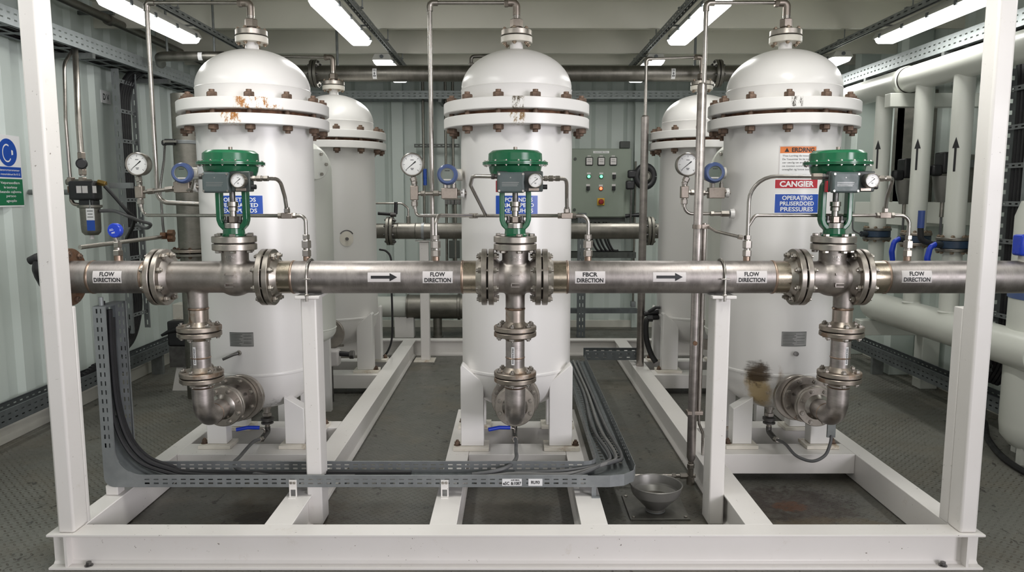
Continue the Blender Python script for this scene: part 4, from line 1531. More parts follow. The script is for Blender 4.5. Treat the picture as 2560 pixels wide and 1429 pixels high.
t = thing('tie_rod', 'slanting steel rod from the drain pole clamp to the header fitting', 'rod', (XP + .06, 4.34, zc))
MB().tube([(XP + .058, 4.345, zc), W(1790, 578, 4.2), pA + V((-.024, .0, -.012))], .0088, 12, .05).done('rod', 'steel_fitting', t)
MB().hexn(pA + V((-.050, 0, -.007)), (1, 0, -.2), .014, .024).done('end_nut', 'steel_fitting', t)
p2 = pole('slender steel drain pole left of the rear right vessel', xb, YR, W(0, 288, YR).z, .035, False)

# ------------------------------------------------------------------ signs and small fittings on the vessels (parts of the vessel they are stuck to)
R_ = .35


def vsign(v, vx, px, py, wpx, hpx, mat, name, y=4.44, border=None, label=None):
    """plate stuck on the shell; returns (mapping, plate, metres per pixel)"""
    # point of the shell under that pixel
    lo, hi = 0.0, 0.0
    best = None
    for i in range(-90, 91):
        a = math.radians(i)
        p = V((vx + math.sin(a) * R_, VY - math.cos(a) * R_, 0))
        q = W(px, py, p.y)
        d = abs(q.x - p.x)
        if best is None or d < best[0]:
            best = (d, a, q.z, p.y)
    _, a, z, yy = best
    k = yy / FPX
    f = on_vessel(vx, VY, a, z, R_, .0009)
    g = on_vessel(vx, VY, a, z, R_, .0021)
    w, h = wpx * k / 2, hpx * k / 2
    pl = None
    if border:
        pl = MB().wrap(f, -w - .006, w + .006, -h - .006, h + .006, 14, 2).done(name, border, v)
        f2 = on_vessel(vx, VY, a, z, R_, .0015)
        MB().wrap(f2, -w, w, -h, h, 14, 2).done('sign_field', mat, pl)
    else:
        pl = MB().wrap(f, -w, w, -h, h, 14, 2).done(name, mat, v)
    if label:
        pl['label'] = label
    return g, pl, k


def lines(pl, g, k, rows, mat, name='lettering', bold=.02):
    m = MB()
    for txt, cy, size, width in rows:
        m.text(txt, g, size * k, 0, cy * k, width * k if width else None, bold)
    m.done(name, mat, pl)


g, pl, k = vsign(ves_left, XVL, 597.5, 512, 112, 46, 'blue_sign', 'blue_sign_plate', border='sign_white', label='blue sign with white lettering behind the green yoke')
lines(pl, g, k, [('OEHETINDS', 13, 10, 80), ('FERNMATTED', -0.5, 10, 90), ('EXSOPUNDS', -14, 10, 84)], 'ink_white')
g, pl, k = vsign(ves_mid, VX, 1293, 512, 106, 46, 'blue_sign', 'blue_sign_plate', border='sign_white', label='blue sign with white lettering behind the green yoke')
lines(pl, g, k, [('OPCETINDNS', 13, 10, 80), ('ERMAAPEED', -0.5, 10, 86), ('EXETPUHNS', -14, 10, 82)], 'ink_white')
g, pl, k = vsign(ves_mid, VX, 1252, 464, 20, 26, 'red_sign', 'red_sign_plate', label='narrow red sign')
g, pl, k = vsign(ves_right, XVR, 1993, 508.5, 108, 46, 'blue_sign', 'blue_sign_plate', border='sign_white', label='blue sign lettered OPERATING PRESSURES')
lines(pl, g, k, [('OPERATING', 14, 10.5, 75), ('PRLISERDOED', 0, 10, 84), ('PRESSURES', -14, 10.5, 81)], 'ink_white')
g, pl, k = vsign(ves_right, XVR, 1993, 459.5, 105, 21, 'red_sign', 'red_sign_plate', border='sign_white', label='red sign lettered CANGIER')
lines(pl, g, k, [('CANGIER', 0, 13.5, 84)], 'ink_white', bold=.035)
g, pl, k = vsign(ves_right, XVR, 1995, 405, 88, 76, 'sign_white', 'warning_sign', border='label_white', label='white warning sign with an orange heading')
g2 = lambda u, v: g(u, v) + V((0, -.0004, 0))
hd = MB().wrap(lambda u, v: g(u, v) + V((0, .0003, 0)), -44 * k, 44 * k, 22 * k, 38 * k, 12, 1).done('heading', 'orange_sign', pl)
m = MB().text('ERDRNG', g2, 10.2 * k, 11 * k, 30 * k, 56 * k, .03)
m.poly(g2, [(-34 * k, 25 * k), (-23 * k, 25 * k), (-28.5 * k, 35 * k)])
m.done('lettering', 'ink_black', pl)
rows = ['Thes Lortlieg tle tvosonnen', 'De Yosuonter be tie tturope', 'osr seolig oe eresesoaste', 'oe tnonen sotre nohotsly', 'oneegllat og Ionoe taoontt']
lines(pl, g, k, [(r, 15 - 8.3 * i, 4.6, 76) for i, r in enumerate(rows)], 'ink_black', 'small_print', .0)
for v, vx, px, py, w_, h_ in ((ves_left, XVL, 604, 848, 62, 36), (ves_right, XVR, 1986, 847, 64, 37)):
    g, pl, k = vsign(v, vx, px, py, w_, h_, 'nameplate_grey', 'nameplate')
    m = MB()
    for i in range(8):
        yy = (13 - 3.9 * i) * k
        ww = (.42 + .07 * ((i * 7) % 3)) * w_ * k
        m.wrap(g, -w_ * .45 * k, -w_ * .45 * k + ww * (.9 if i else 1.2), yy - .0016, yy + .0010, 6, 1)
        if i in (1, 3, 5, 6):
            m.wrap(g, w_ * .10 * k, w_ * .42 * k, yy - .0012, yy + .0008, 3, 1)
    for a, b_, c_, d_ in ((-1, 1, 1, .93), (-1, 1, -1, -.93)):
        m.wrap(g, a * w_ / 2 * k * .98, b_ * w_ / 2 * k * .98, c_ * h_ / 2 * k, d_ * h_ / 2 * k, 10, 1)
    m.done('nameplate_print', 'panel_dark', pl)
# lever on the left vessel, stub on the right vessel
c = W(600, 881, 4.41)
m = MB().lathe([(0, 0), (.017, 0), (.017, .02), (.012, .03), (0, .032)], c + V((0, .012, 0)), (-.2, -1, 0), 20)
m.done('handle_boss', 'steel_bright', ves_left)
MB().tube([c + V((-.006, -.02, 0)), W(584, 886, 4.375), W(557, 898, 4.37)], [.011, .0095, .0085], 12).done('lever_handle', 'dark_steel', ves_left)
c = W(1990, 884, 4.40)
MB().lathe([(0, 0), (.020, 0), (.020, .012), (.014, .014), (.014, .05), (0, .052)], c + V((.004, .02, -.002)), (-.25, -1, .15), 20).done('stub_plug', 'dark_steel', ves_right)

# drain valves below the front vessels
def drain(vx, where, handle, hose):
    t = thing('drain_valve', 'drain valve hanging under the %s vessel%s' % (where, ' with a blue lever' if handle else ', bare steel and dirty'), 'valve', (vx, VY, .362), 'drain valves under the front vessels')
    m = MB()
    m.cyl((vx, VY, .335), (0, 0, 1), .021, .026, 20)
    m.hexn((vx, VY, .31), (0, 0, 1), .030, .026)
    m.done('coupling', 'steel_bright', t)
    MB().lathe([(.0, .262), (.040, .262), (.040, .272), (.030, .276), (.030, .284), (.043, .288), (.043, .302), (.024, .310), (0, .31)], (vx, VY, 0), n=28).done('union_flange', 'dark_steel', t)
    MB().rod((vx, VY, .27), (vx, VY, .225), .016).done('tail_pipe', 'steel_fitting', t)
    MB().tube([(vx, VY, .24), (vx, VY, .205), (vx, VY - .12, .195)], .018, 16, .03).done('valve_body', 'dark_steel', t)
    if handle:
        sg = -1
        MB().tube([(vx, VY - .06, .215), (vx, VY - .06, .245), (vx + sg * .05, VY - .07, .255)], .006, 10, .015).done('lever_stem', 'steel_fitting', t)
        MB().tube([(vx + sg * .03, VY - .065, .252), (vx + sg * .10, VY - .08, .258), (vx + sg * .17, VY - .10, .250)], .0125, 12, .05).done('lever_grip', 'bright_blue', t)
    return t


drain(XVL, 'left', True, None)
drain(DX[1], 'middle', True, None)
drain(XVR, 'right', False, None)
def hose(label, pts, r, nuts=True, mat='cable_grey', name='drain_hose', cat='hose'):
    t = thing(name, label, cat, V(pts[0]), 'drain hoses')
    P = smooth_path(pts, 8)
    MB().tube(P, r, 12).done('hose', mat, t)
    if nuts:
        a, b_ = V(pts[0]), V(pts[1])
        d = (b_ - a).normalized()
        m = MB()
        m.hexn(a - d * .01, d, r * 1.9, .028)
        m.cyl(a + d * .018, d, r * 1.5, .02, 18)
        m.hexn(a + d * .038, d, r * 1.75, .022)
        m.done('hose_nut', 'steel_fitting', t)
    return t


hose('grey drain hose from the left vessel sagging into the front cable tray', [(XVL, VY - .12, .195), W(632, 1105, 4.45), W(600, 1140, 4.22), W(584, 1157, 4.08), W(595, 1172, 3.96), W(640, 1184, 3.88), W(690, 1190, 3.86)], .0105)
hose('grey drain hose from the middle vessel down into the front cable tray', [(DX[1], VY - .12, .195), W(1290, 1100, 4.50), W(1290, 1125, 4.25), W(1290, 1146, 4.10), W(1270, 1166, 3.93), W(1235, 1178, 3.88), W(1180, 1186, 3.86)], .0115)
hose('grey hose loop hanging from the right vessel drain to a small bracket', [(XVR, VY - .12, .195), W(1962, 1108, 4.42), W(1990, 1138, 4.30), W(2030, 1152, 4.28), W(2062, 1138, 4.30), W(2075, 1110, 4.34), W(2079, 1088, 4.36)], .0095)
t = thing('hose_bracket', 'small grey plate hanging beside the right elbow, holding the hose loop', 'bracket', W(2076, 1060, 4.37))
c0, c1 = W(2068, 1048, 4.37), W(2086, 1092, 4.37)
MB().box(c0.x, c1.x + .002, 4.36, 4.372, c1.z, c0.z + .14).done('plate', 'strut_zinc', t, bevel=.002)
# ------------------------------------------------------------------ ceiling lamps on their struts
def lamp(x, y0, y1, z, label, on=6.0, w=.19):
    t = thing('ceiling_lamp', label, 'lamp', (x, (y0 + y1) / 2, z), 'twin tube ceiling lamps')
    a = w / 2
    m = MB()
    m.prism([(-a, .040), (a, .040), (a, .052), (a * .72, .098), (-a * .72, .098), (-a, .052)], (x, y0, z), (1, 0, 0), (0, 0, 1), (0, 1, 0), y1 - y0)
    m.done('lamp_housing', 'lamp_housing', t, bevel=.004)
    rings = []
    for y, k in ((y0 + .006, .86), (y0 + .03, 1.0), (y1 - .03, 1.0), (y1 - .006, .86)):
        rings.append([V((x + px * k, y, z + .040 - pz * k)) for px, pz in ((-a * .97, 0), (-a * .80, .030), (-a * .62, .040), (a * .62, .040), (a * .80, .030), (a * .97, 0))])
    MB().loft(rings).done('diffuser', 'lamp_glow', t)
    for k in range(4):
        yy = y0 + .12 + k * (y1 - y0 - .24) / 3
        for sx in (-1, 1):
            MB().box(x + sx * a - .006, x + sx * a + .006, yy - .014, yy + .014, z + .030, z + .062).done('clip', 'galvanised_dark', t)
    MB().cyl((x, y0 - .012, z + .070), (0, 1, 0), .017, .015, 16).done('cable_gland', 'galvanised_dark', t)
    l = area_light('lamp_light', (0, 0, 0), (0, 0, 0), w * .8, y1 - y0 - .05, on, (1.0, .985, .94))
    l.parent = t
    l.location = (0, 0, -.004)
    return t


LZ = 3.0
lamp(-2.66, 5.06, 6.33, LZ, 'long lit ceiling lamp at the top left, behind the left vent tube')
lamp(-1.265, 5.09, 6.42, LZ, 'long lit ceiling lamp between the left and middle vessels')
lamp(1.385, 5.10, 6.40, LZ, 'long lit ceiling lamp between the middle and right vessels')
lamp(3.085, 5.06, 6.34, LZ, 'long lit ceiling lamp at the top right beside the corner post')
lamp(-1.24, 7.25, 8.44, LZ, 'lit rear ceiling lamp behind the overhead pipe, left of the middle vessel', 17)
lamp(1.37, 7.25, 8.44, LZ, 'lit rear ceiling lamp behind the overhead pipe, right of the middle vessel', 17)
lamp(3.085, 7.10, 8.35, LZ, 'lit rear ceiling lamp peeping out beside the right vessel lid', 8)
for q, x in enumerate((-2.66, -1.265, 1.385, 3.085)):
    lamp(x, 2.55, 3.81, LZ, 'lit ceiling lamp over the front of the skid, %s from the left' % ORD[q], 20.5 if abs(x) < 2 else 9.5)
# struts that carry the lamps
for x, y0, y1, nm in ((-2.53, 2.3, 8.6, 'far left'), (-1.15, 2.3, 8.6, 'left of the middle vessel'), (1.27, 2.3, 8.6, 'right of the middle vessel'), (2.97, 2.3, 8.6, 'far right')):
    t = thing('lamp_strut', 'slotted zinc strut hung under the ceiling beams, carrying the lamps %s' % nm, 'strut', (x, (y0 + y1) / 2, 3.10), 'lamp struts')
    m = MB()
    m.perf((x - .021, y0, 3.145), (0, 1, 0), (1, 0, 0), y1 - y0, .042, .10, .05, ((.35, .65),))
    for sx in (-1, 1):
        m.perf((x + sx * .021, y0, 3.103), (0, 1, 0), (0, 0, 1), y1 - y0, .042, .10, .05, ((.40, .62),))
        m.sheet((x + sx * .021, y0, 3.103), (0, y1 - y0, 0), (-sx * .010, 0, 0))
    m.done('strut_channel', 'strut_zinc', t, solid=.0025)
    for yy in (2.6, 4.7, 5.75, 6.9, 7.8):
        if yy < y1:
            MB().tube([(x + .03, yy, ZC), (x + .03, yy, 3.20), (x + .03, yy, 3.16), (x, yy, 3.15)], .005, 8, .01).done('hanger_rod', 'strut_zinc', t)
            MB().box(x - .026, x + .036, yy - .016, yy + .016, 3.147, 3.155).done('hanger_clip', 'strut_zinc', t)
    for yy in (2.8, 3.5, 5.3, 6.1, 7.4, 8.2):
        sx = -1 if x < 0 else 1
        MB().box(x - .02, x - .105 if x < 0 else x + .105, yy - .02, yy + .02, 3.0975, 3.103).done('lamp_bracket', 'strut_zinc', t)

# ------------------------------------------------------------------ overhead pipe
OY = 7.06
oz, orad = W(0, 184, OY).z, 19.5 * OY / 1.03 / FPX
t = thing('overhead_pipe', 'thick dull steel pipe under the ceiling, behind the middle vessel lid', 'pipe', (0, OY, oz))
x0, x1 = W(796, 184, OY).x, W(1785, 184, OY).x
MB().lathe([(0, x0), (orad, x0), (orad, x1), (0, x1)], (0, OY, oz), (1, 0, 0), 44).done('pipe_wall', 'steel_dull', t)
for x, sg in ((x0, -1), (x1, 1)):
    MB().ring((x, OY, oz), (sg, 0, 0), orad * .9, orad * 1.75, .028, 44).done('flange', 'steel_dull', t)
    MB().ring((x + sg * .034, OY, oz), (sg, 0, 0), orad * .9, orad * 1.75, .028, 44).done('blind_flange', 'steel_dull', t)
    bolts(t, (x + sg * .031, OY, oz), (1, 0, 0), orad * 1.45, 8, -.031, .031, .014, 'dark_steel', .2, 'flange_bolt', .5, .8)
    MB().lathe([(0, 0), (orad * 1.0, 0), (orad * 1.0, .22), (0, .22)], (x + sg * .06, OY, oz), (sg, 0, 0), 32).done('pipe_end', 'steel_dull', t)
    MB().tube([(x - sg * .18, OY, oz + orad * .9), (x - sg * .18, OY, ZC)], .012, 10).done('hanger_rod', 'strut_zinc', t)
for px in (1165,):
    xx = W(1178, 150, OY).x
    MB().tube([(xx, OY, oz + orad * .9), (xx, OY, W(0, 141, OY).z), (.05, OY, W(0, 137, OY).z)], .017, 14, .03).done('small_branch', 'steel_dull', t)
    MB().hexn((xx, OY, oz + orad * .95), (0, 0, 1), .027, .03).done('branch_nut', 'steel_dull', t)
for px, nm in ((939.5, 0), (1680, 1)):
    f = on_pipe_x(W(px, 184, OY).x, oz, OY, orad, .0009, -.18)
    g = on_pipe_x(W(px, 184, OY).x, oz, OY, orad, .0022, -.18)
    p = MB().wrap(f, -.019, .019, -.050, .050, 2, 8).done('flow_sticker', 'sign_white', t)
    m = MB()
    sg = 1 if nm == 0 else 1
    m.poly(g, [(-.003, .018), (.003, .018), (.003, .002), (.009, .002), (.0, -.008), (-.009, .002), (-.003, .002)])
    m.poly(g, [(-.013, -.022), (.013, -.022), (.013, -.014), (-.013, -.014)])
    m.poly(g, [(-.010, .030), (.010, .030), (.010, .036), (-.010, .036)])
    m.done('sticker_mark', 'ink_black', p)
# the second overhead pipe on the left and one running along the left wall
t = thing('overhead_pipe', 'dark steel pipe under the ceiling at the left, ending behind the left vessel', 'pipe', (-2.2, 6.55, 2.9))
zz = W(0, 141, 6.55).z
xa, xb_ = W(384, 141, 6.55).x, W(560, 141, 6.55).x
MB().tube([(xa - .10, 6.9, zz), (xa + .05, 6.55, zz), (xb_, 6.55, zz)], .042, 24, .12).done('pipe_wall', 'steel_dull', t)
f = on_pipe_x(W(498, 141, 6.5).x, zz, 6.55, .042, .001, -.15)
p = MB().wrap(f, -.018, .018, -.036, .036, 2, 6).done('flow_sticker', 'sign_white', t)
MB().tube([(xb_ - .08, 6.55, zz), (xb_ - .08, 6.55, ZC)], .010, 10).done('hanger_rod', 'strut_zinc', t)
MB().tube([(xa + .12, 6.55, zz), (xa + .12, 6.55, ZC)], .010, 10).done('hanger_rod', 'strut_zinc', t)
t = thing('wall_pipe', 'thin steel conduit running high along the left wall above the cable tray', 'pipe', (-3.3, 5.5, 3.2))
MB().tube([(-3.38, 2.2, 3.26), (-3.38, 8.9, 3.20)], .034, 18).done('conduit', 'steel_dull', t)
MB().tube([(-3.38, 5.30, 3.225), (-3.38, 5.42, 3.235), (-3.50, 5.55, 3.20), (-3.52, 5.58, 2.75)], .026, 16, .10).done('branch_bend', 'steel_dull', t)
for yy in (3.0, 4.4, 5.2, 6.4, 7.8):
    MB().cyl((-3.38, yy, 3.255 - .009 * (yy - 2.2)), (0, 1, 0), .044, .05, 20).done('coupling', 'steel_dull', t)
    MB().box(-3.66, -3.36, yy + .06, yy + .09, 3.27, 3.30).done('wall_bracket', 'strut_zinc', t)


# ------------------------------------------------------------------ cable trays
def tray_sheets(o, d, w, up, L, wid, h, floor=True, lip=.012):
    """trough: two slotted side walls, slotted floor; o = near lower corner, d along, w across"""
    o, d, w, up = V(o), V(d), V(w), V(up)
    m1 = MB().perf(o, d, up, L, h, .070, .030, ((.28, .37), (.64, .73)))
    m1.sheet(o + up * h, d * L, w * lip)
    m2 = MB().perf(o + w * wid, d, up, L, h, .070, .030, ((.28, .37), (.64, .73)))
    m2.sheet(o + w * wid + up * h, d * L, -w * lip)
    m3 = MB()
    if floor:
        m3.perf(o, d, w, L, wid, .25, .19, ((.12, .46), (.54, .88)))
    return m1, m2, m3


def tray(label, segs, mat='galvanised', grp='perforated cable trays', dark='galvanised_dark'):
    t = thing('cable_tray', label, 'cable tray', V(segs[0][0]), grp)
    for s in segs:
        m1, m2, m3 = tray_sheets(*s)
        m1.done('side_rail', mat, t, solid=.0018)
        m2.done('side_rail', mat, t, solid=.0018)
        m3.done('tray_floor', dark, t, solid=.0015)
    return t


# upper trays along both side walls and the back wall
TZ = 2.87
HT = .115
tray('galvanised cable tray high along the left wall', [((-3.30, 1.5, TZ), (0, 1, 0), (-1, 0, 0), (0, 0, 1), 8.1, .28, HT)], 'galvanised_bright')
tray('galvanised cable tray high along the right wall', [((3.40, 1.5, TZ + .01), (0, 1, 0), (1, 0, 0), (0, 0, 1), 8.1, .34, HT)], 'galvanised_bright')
zb = W(0, 248, 9.5).z
tray('galvanised cable tray high across the back wall', [((-3.0, 9.45, zb), (1, 0, 0), (0, 1, 0), (0, 0, 1), 6.3, .30, .098)], 'galvanised_bright')
def brackets(x_wall, x_end, z, ys, nm):
    for q, yy in enumerate(ys):
        t = MB().box(min(x_wall, x_end), max(x_wall, x_end), yy - .02, yy + .02, z - .042, z - .002).done('tray_bracket', 'strut_zinc', None, at=((x_wall + x_end) / 2, yy, z - .022))
        tag(t, 'zinc arm under the high cable tray on the %s wall, %s from the front' % (nm, ORD[q]), 'bracket', 'tray arms on the %s wall' % nm)
brackets(XL - .02, -3.29, TZ, (3.4, 4.7, 6.0, 7.3, 8.6), 'left')
brackets(XR + .02, 3.39, TZ + .01, (3.4, 4.7, 6.0, 7.3, 8.6), 'right')
for q, xx in enumerate((-2.6, -.9, .6, 2.2)):
    t = MB().box(xx - .02, xx + .02, 9.45, YB + .03, zb - .042, zb - .002).done('tray_bracket', 'strut_zinc', None, at=(xx, 9.6, zb - .02))
    tag(t, 'zinc arm under the cable tray on the back wall, %s from the left' % ORD[q], 'bracket', 'tray arms on the back wall')


def cable(name, label, pts, r, mat='cable_black', grp=None, n=6):
    P = smooth_path(pts, n)
    o = MB().tube(P, r, 8).done(name, mat, None, at=V(pts[0]))
    return tag(o, label, 'cable', grp)


rnd = random.Random(7)
for side, xb0, zz, nm in ((-1, -3.44, TZ, 'left'), (1, 3.56, TZ + .01, 'right')):
    for k in range(6):
        pts = []
        for i in range(9):
            pts.append((xb0 + (k - 2.5) * .042 + rnd.uniform(-.012, .012), 1.7 + i * .95, zz + .014 + .012 * (k % 2) + rnd.uniform(0, .010)))
        cable('tray_cable', 'black cable in the high %s wall tray, %s from the aisle' % (nm, ORD[k if side > 0 else 5 - k]), pts, .011, grp='cables in the high %s wall tray' % nm)
# floor-level trays along both walls
for x, d, nm in ((-3.44, -1, 'left'), (3.55, 1, 'right')):
    z = .20 if nm == 'left' else .175
    t = tray('dull cable tray running low along the %s wall' % nm, [((x, 1.6, z), (0, 1, 0), (d, 0, 0), (0, 0, 1), 6.3, .15, .11)], 'galvanised_dark')
    for yy in (2.4, 4.0, 5.6, 7.2):
        MB().box(x + d * .02, x + d * .13, yy - .02, yy + .02, 0.0, z - .001).done('tray_leg', 'strut_zinc', t)
    for k in range(3):
        cable('tray_cable', 'black cable in the low %s wall tray, %s from the aisle' % (nm, ORD[k]), [(x + d * (.04 + .035 * k) + rnd.uniform(-.008, .008), 1.7 + 1.2 * i, z + .014 + rnd.uniform(0, .006)) for i in range(6)], .010, grp='cables in the low %s wall tray' % nm)

# ---- tray on the skid: riser at the left, run across the front, bend and run to the back
TY0, TY1, TB, TT = 3.75, 3.965, .228, .291
th = TT - TB
xl0, xl1 = -2.150, -2.088
zr1 = W(0, 766, TY0).z
t = thing('cable_tray', 'grey perforated cable tray across the front of the skid, riser left and bend right', 'cable tray', (-.7, TY0, TB), 'perforated cable trays')
RW = (.26, .40), (.62, .72)
rb = .14                                # inside bend at the bottom left
xs0 = xl1 + rb                          # start of the straight run
xs1 = .40                               # end of the straight run
rc = .055
OUTER = [(xl0, TT + rb), (xl0, TT + rb * .55), (xl0, TB + rc)] + [(xl0 + rc - rc * math.cos(a), TB + rc - rc * math.sin(a)) for a in [PI / 2 * i / 8 for i in range(1, 8)]] + [(xl0 + rc, TB), (xl1 + rb * .45, TB), (xl1 + rb, TB)]


def side(y, mat='galvanised'):
    m = MB()
    m.perf((xl0, y, TT + rb), (0, 0, 1), (1, 0, 0), zr1 - TT - rb, xl1 - xl0, .046, .024, RW)
    m.perf((xs0, y, TB), (1, 0, 0), (0, 0, 1), xs1 - xs0, th, .048, .026, RW)
    n = 12
    cx, cz = xl1 + rb, TT + rb
    inner = [(cx - rb * math.cos(a), cz - rb * math.sin(a)) for a in [PI / 2 * i / n for i in range(n + 1)]]
    for i in range(n):
        m.face([(inner[i][0], y, inner[i][1]), (inner[i + 1][0], y, inner[i + 1][1]), (OUTER[i + 1][0], y, OUTER[i + 1][1]), (OUTER[i][0], y, OUTER[i][1])])
    bmesh.ops.remove_doubles(m.bm, verts=m.bm.verts, dist=.0004)
    # returned lip along the mouth
    s = .010 if y == TY0 else -.010
    path = [(xl1, zr1)] + inner + [(xs1, TT)]
    for a, b in zip(path, path[1:]):
        m.face([(a[0], y, a[1]), (b[0], y, b[1]), (b[0], y + s, b[1]), (a[0], y + s, a[1])])
    return m
side(TY0).done('front_rail', 'galvanised', t, solid=.0018)
mb_ = side(TY1)
mb_.done('rear_rail', 'galvanised', t, solid=.0018)
m = MB()
m.perf((xl0, TY0, TT + rb), (0, 0, 1), (0, 1, 0), zr1 - TT - rb, TY1 - TY0, .062, .033, ((.2, .3), (.45, .55), (.7, .8)))
m.perf((xs0, TY0, TB), (1, 0, 0), (0, 1, 0), xs1 - xs0, TY1 - TY0, .062, .033, ((.2, .3), (.45, .55), (.7, .8)))
for p0, p1 in zip(OUTER, OUTER[1:]):
    m.face([(p0[0], TY0, p0[1]), (p1[0], TY0, p1[1]), (p1[0], TY1, p1[1]), (p0[0], TY1, p0[1])])
m.done('tray_floor', 'galvanised_dark', t, solid=.0015)
# bend at the right: outer rail sweeps from the front run to the run going back
xb0, xb1 = .475, .675                    # inner and outer rail of the back run
yb0, yb1 = TY1 + .12, 6.75
outer = [(xs1, TY0)] + [(xb1 - .16 + .16 * math.sin(a), TY0 + .16 - .16 * math.cos(a)) for a in [PI / 2 * i / 3 for i in range(4)]]
m = MB()
for a, b in zip(outer, outer[1:]):
    m.sheet((a[0], a[1], TB), (b[0] - a[0], b[1] - a[1], 0), (0, 0, th))
m.sheet((outer[-1][0], outer[-1][1], TB), (0, yb0 - outer[-1][1], 0), (0, 0, th))
m.done('bend_rail', 'galvanised', t, solid=.0022)
m = MB()
inner = [(xs1, TY1)] + [(xb0 - .075 + .075 * math.sin(a), TY1 + .075 - .075 * math.cos(a)) for a in [PI / 2 * i / 5 for i in range(6)]] + [(xb0, yb0)]
for a, b in zip(inner, inner[1:]):
    m.sheet((a[0], a[1], TB), (b[0] - a[0], b[1] - a[1], 0), (0, 0, th))
m.done('bend_rail', 'galvanised', t, solid=.0022)
m = MB()
m.poly(on_plane((0, 0, TB), (1, 0, 0), (0, 1, 0)), outer + [(xb1, yb0)] + inner[::-1])
m.perf((xb0, yb0, TB), (0, 1, 0), (1, 0, 0), yb1 - yb0, xb1 - xb0, .05, .022, ((.2, .3), (.45, .55), (.7, .8)))
m.done('tray_floor', 'galvanised_dark', t, solid=.0015)
m = MB()
rs, sx_, sz_ = .33, xl0 + .012, TB + .006
sw = [(sx_ + rs - rs * math.cos(a), sz_ + rs - rs * math.sin(a)) for a in [PI / 2 * i / 14 for i in range(15)]]
for p0, p1 in zip(sw, sw[1:]):
    m.face([(p0[0], TY0 + .004, p0[1]), (p1[0], TY0 + .004, p1[1]), (p1[0], TY1 - .004, p1[1]), (p0[0], TY1 - .004, p0[1])])
m.done('sweep_plate', 'galvanised_dark', t, solid=.0015)
for x in (xb0, xb1):
    m = MB().perf((x, yb0, TB), (0, 1, 0), (0, 0, 1), yb1 - yb0, th, .062, .033, RW)
    m.done('side_rail', 'galvanised', t, solid=.0018)
# feet on the beams, stickers
for px in (733, 1112):
    x = W(px, 1215, TY0).x
    m = MB()
    m.prism([(-.020, -.012), (.020, -.012), (.020, .040), (-.020, .040)], (x, TY0 - .006, TB), (1, 0, 0), (0, 0, 1), (0, 1, 0), .004)
    m.box(x - .020, x + .020, TY0 - .026, TY0 - .002, HB + .0005, HB + .005)
    m.prism([(-.020, HB + .004 - TB), (-.013, HB + .004 - TB), (-.013, -.012), (-.020, -.012)], (x, TY0 - .006, TB), (1, 0, 0), (0, 0, 1), (0, 1, 0), .004)
    m.prism([(.013, HB + .004 - TB), (.020, HB + .004 - TB), (.020, -.012), (.013, -.012)], (x, TY0 - .006, TB), (1, 0, 0), (0, 0, 1), (0, 1, 0), .004)
    b = m.done('tray_foot', 'white_frame_paint', t)
    for sx in (-1, 1):
        MB().hexn((x + sx * .009, TY0 - .006, TB + .026), (0, -1, 0), .0075, .006).done('foot_bolt', 'steel_bolt', b)
x = W(283, 1225, 3.78).x
MB().box(x - .035, x + .03, 3.77, 3.84, HB + .0005, TB - .001).done('tray_foot', 'white_frame_paint', t, bevel=.004)
x = W(1484, 1215, TY0 + .02).x
MB().box(x - .012, x + .012, TY0 + .005, TY0 + .012, HB + .002, TB + .03).box(x - .012, x + .03, TY0 - .02, TY0 + .012, HB + .0005, HB + .005).done('tray_foot', 'galvanised', t)
k = TY0 / .96 / FPX
for px, w_, rows, nm in ((1280, 49, (('e5C', -14.5, -2.5, 8, 16), ('&1087', 10, -2.5, 8, 26), ('ALBS SBIGA', 8, 6, 3.6, 22)), 0), (1338.5, 35, (('RU93', 0, 0, 8, 21),), 1)):
    o = W(px, 1205, TY0 - .002)
    pl = on_plane((o.x, TY0 - .0025, o.z), (1, 0, 0), (0, 0, 1))
    p = MB().box(o.x - w_ * k / 2, o.x + w_ * k / 2, TY0 - .0025, TY0 - .0012, o.z - 9 * k, o.z + 9 * k).done('tray_label', 'sign_white', t)
    m = MB()
    pt = on_plane((o.x, TY0 - .0032, o.z), (1, 0, 0), (0, 0, 1))
    for txt, ox, oy, sz, wd in rows:
        m.text(txt, pt, sz * k, ox * k, oy * k, wd * k, .03)
    m.done('lettering', 'ink_black', p)

MB().box(xl0 + .004, xl1 - .006, TY0 + .015, TY1 - .015, zr1 - .01, zr1 + .002).done('riser_end', 'galvanised_dark', t)
MB().tube([(xl0 + .03, TY0 + .03, zr1), (xl0 + .03, TY0 + .03, HZ - HR - .012)], .012, 10).done('hanger', 'galvanised', t)
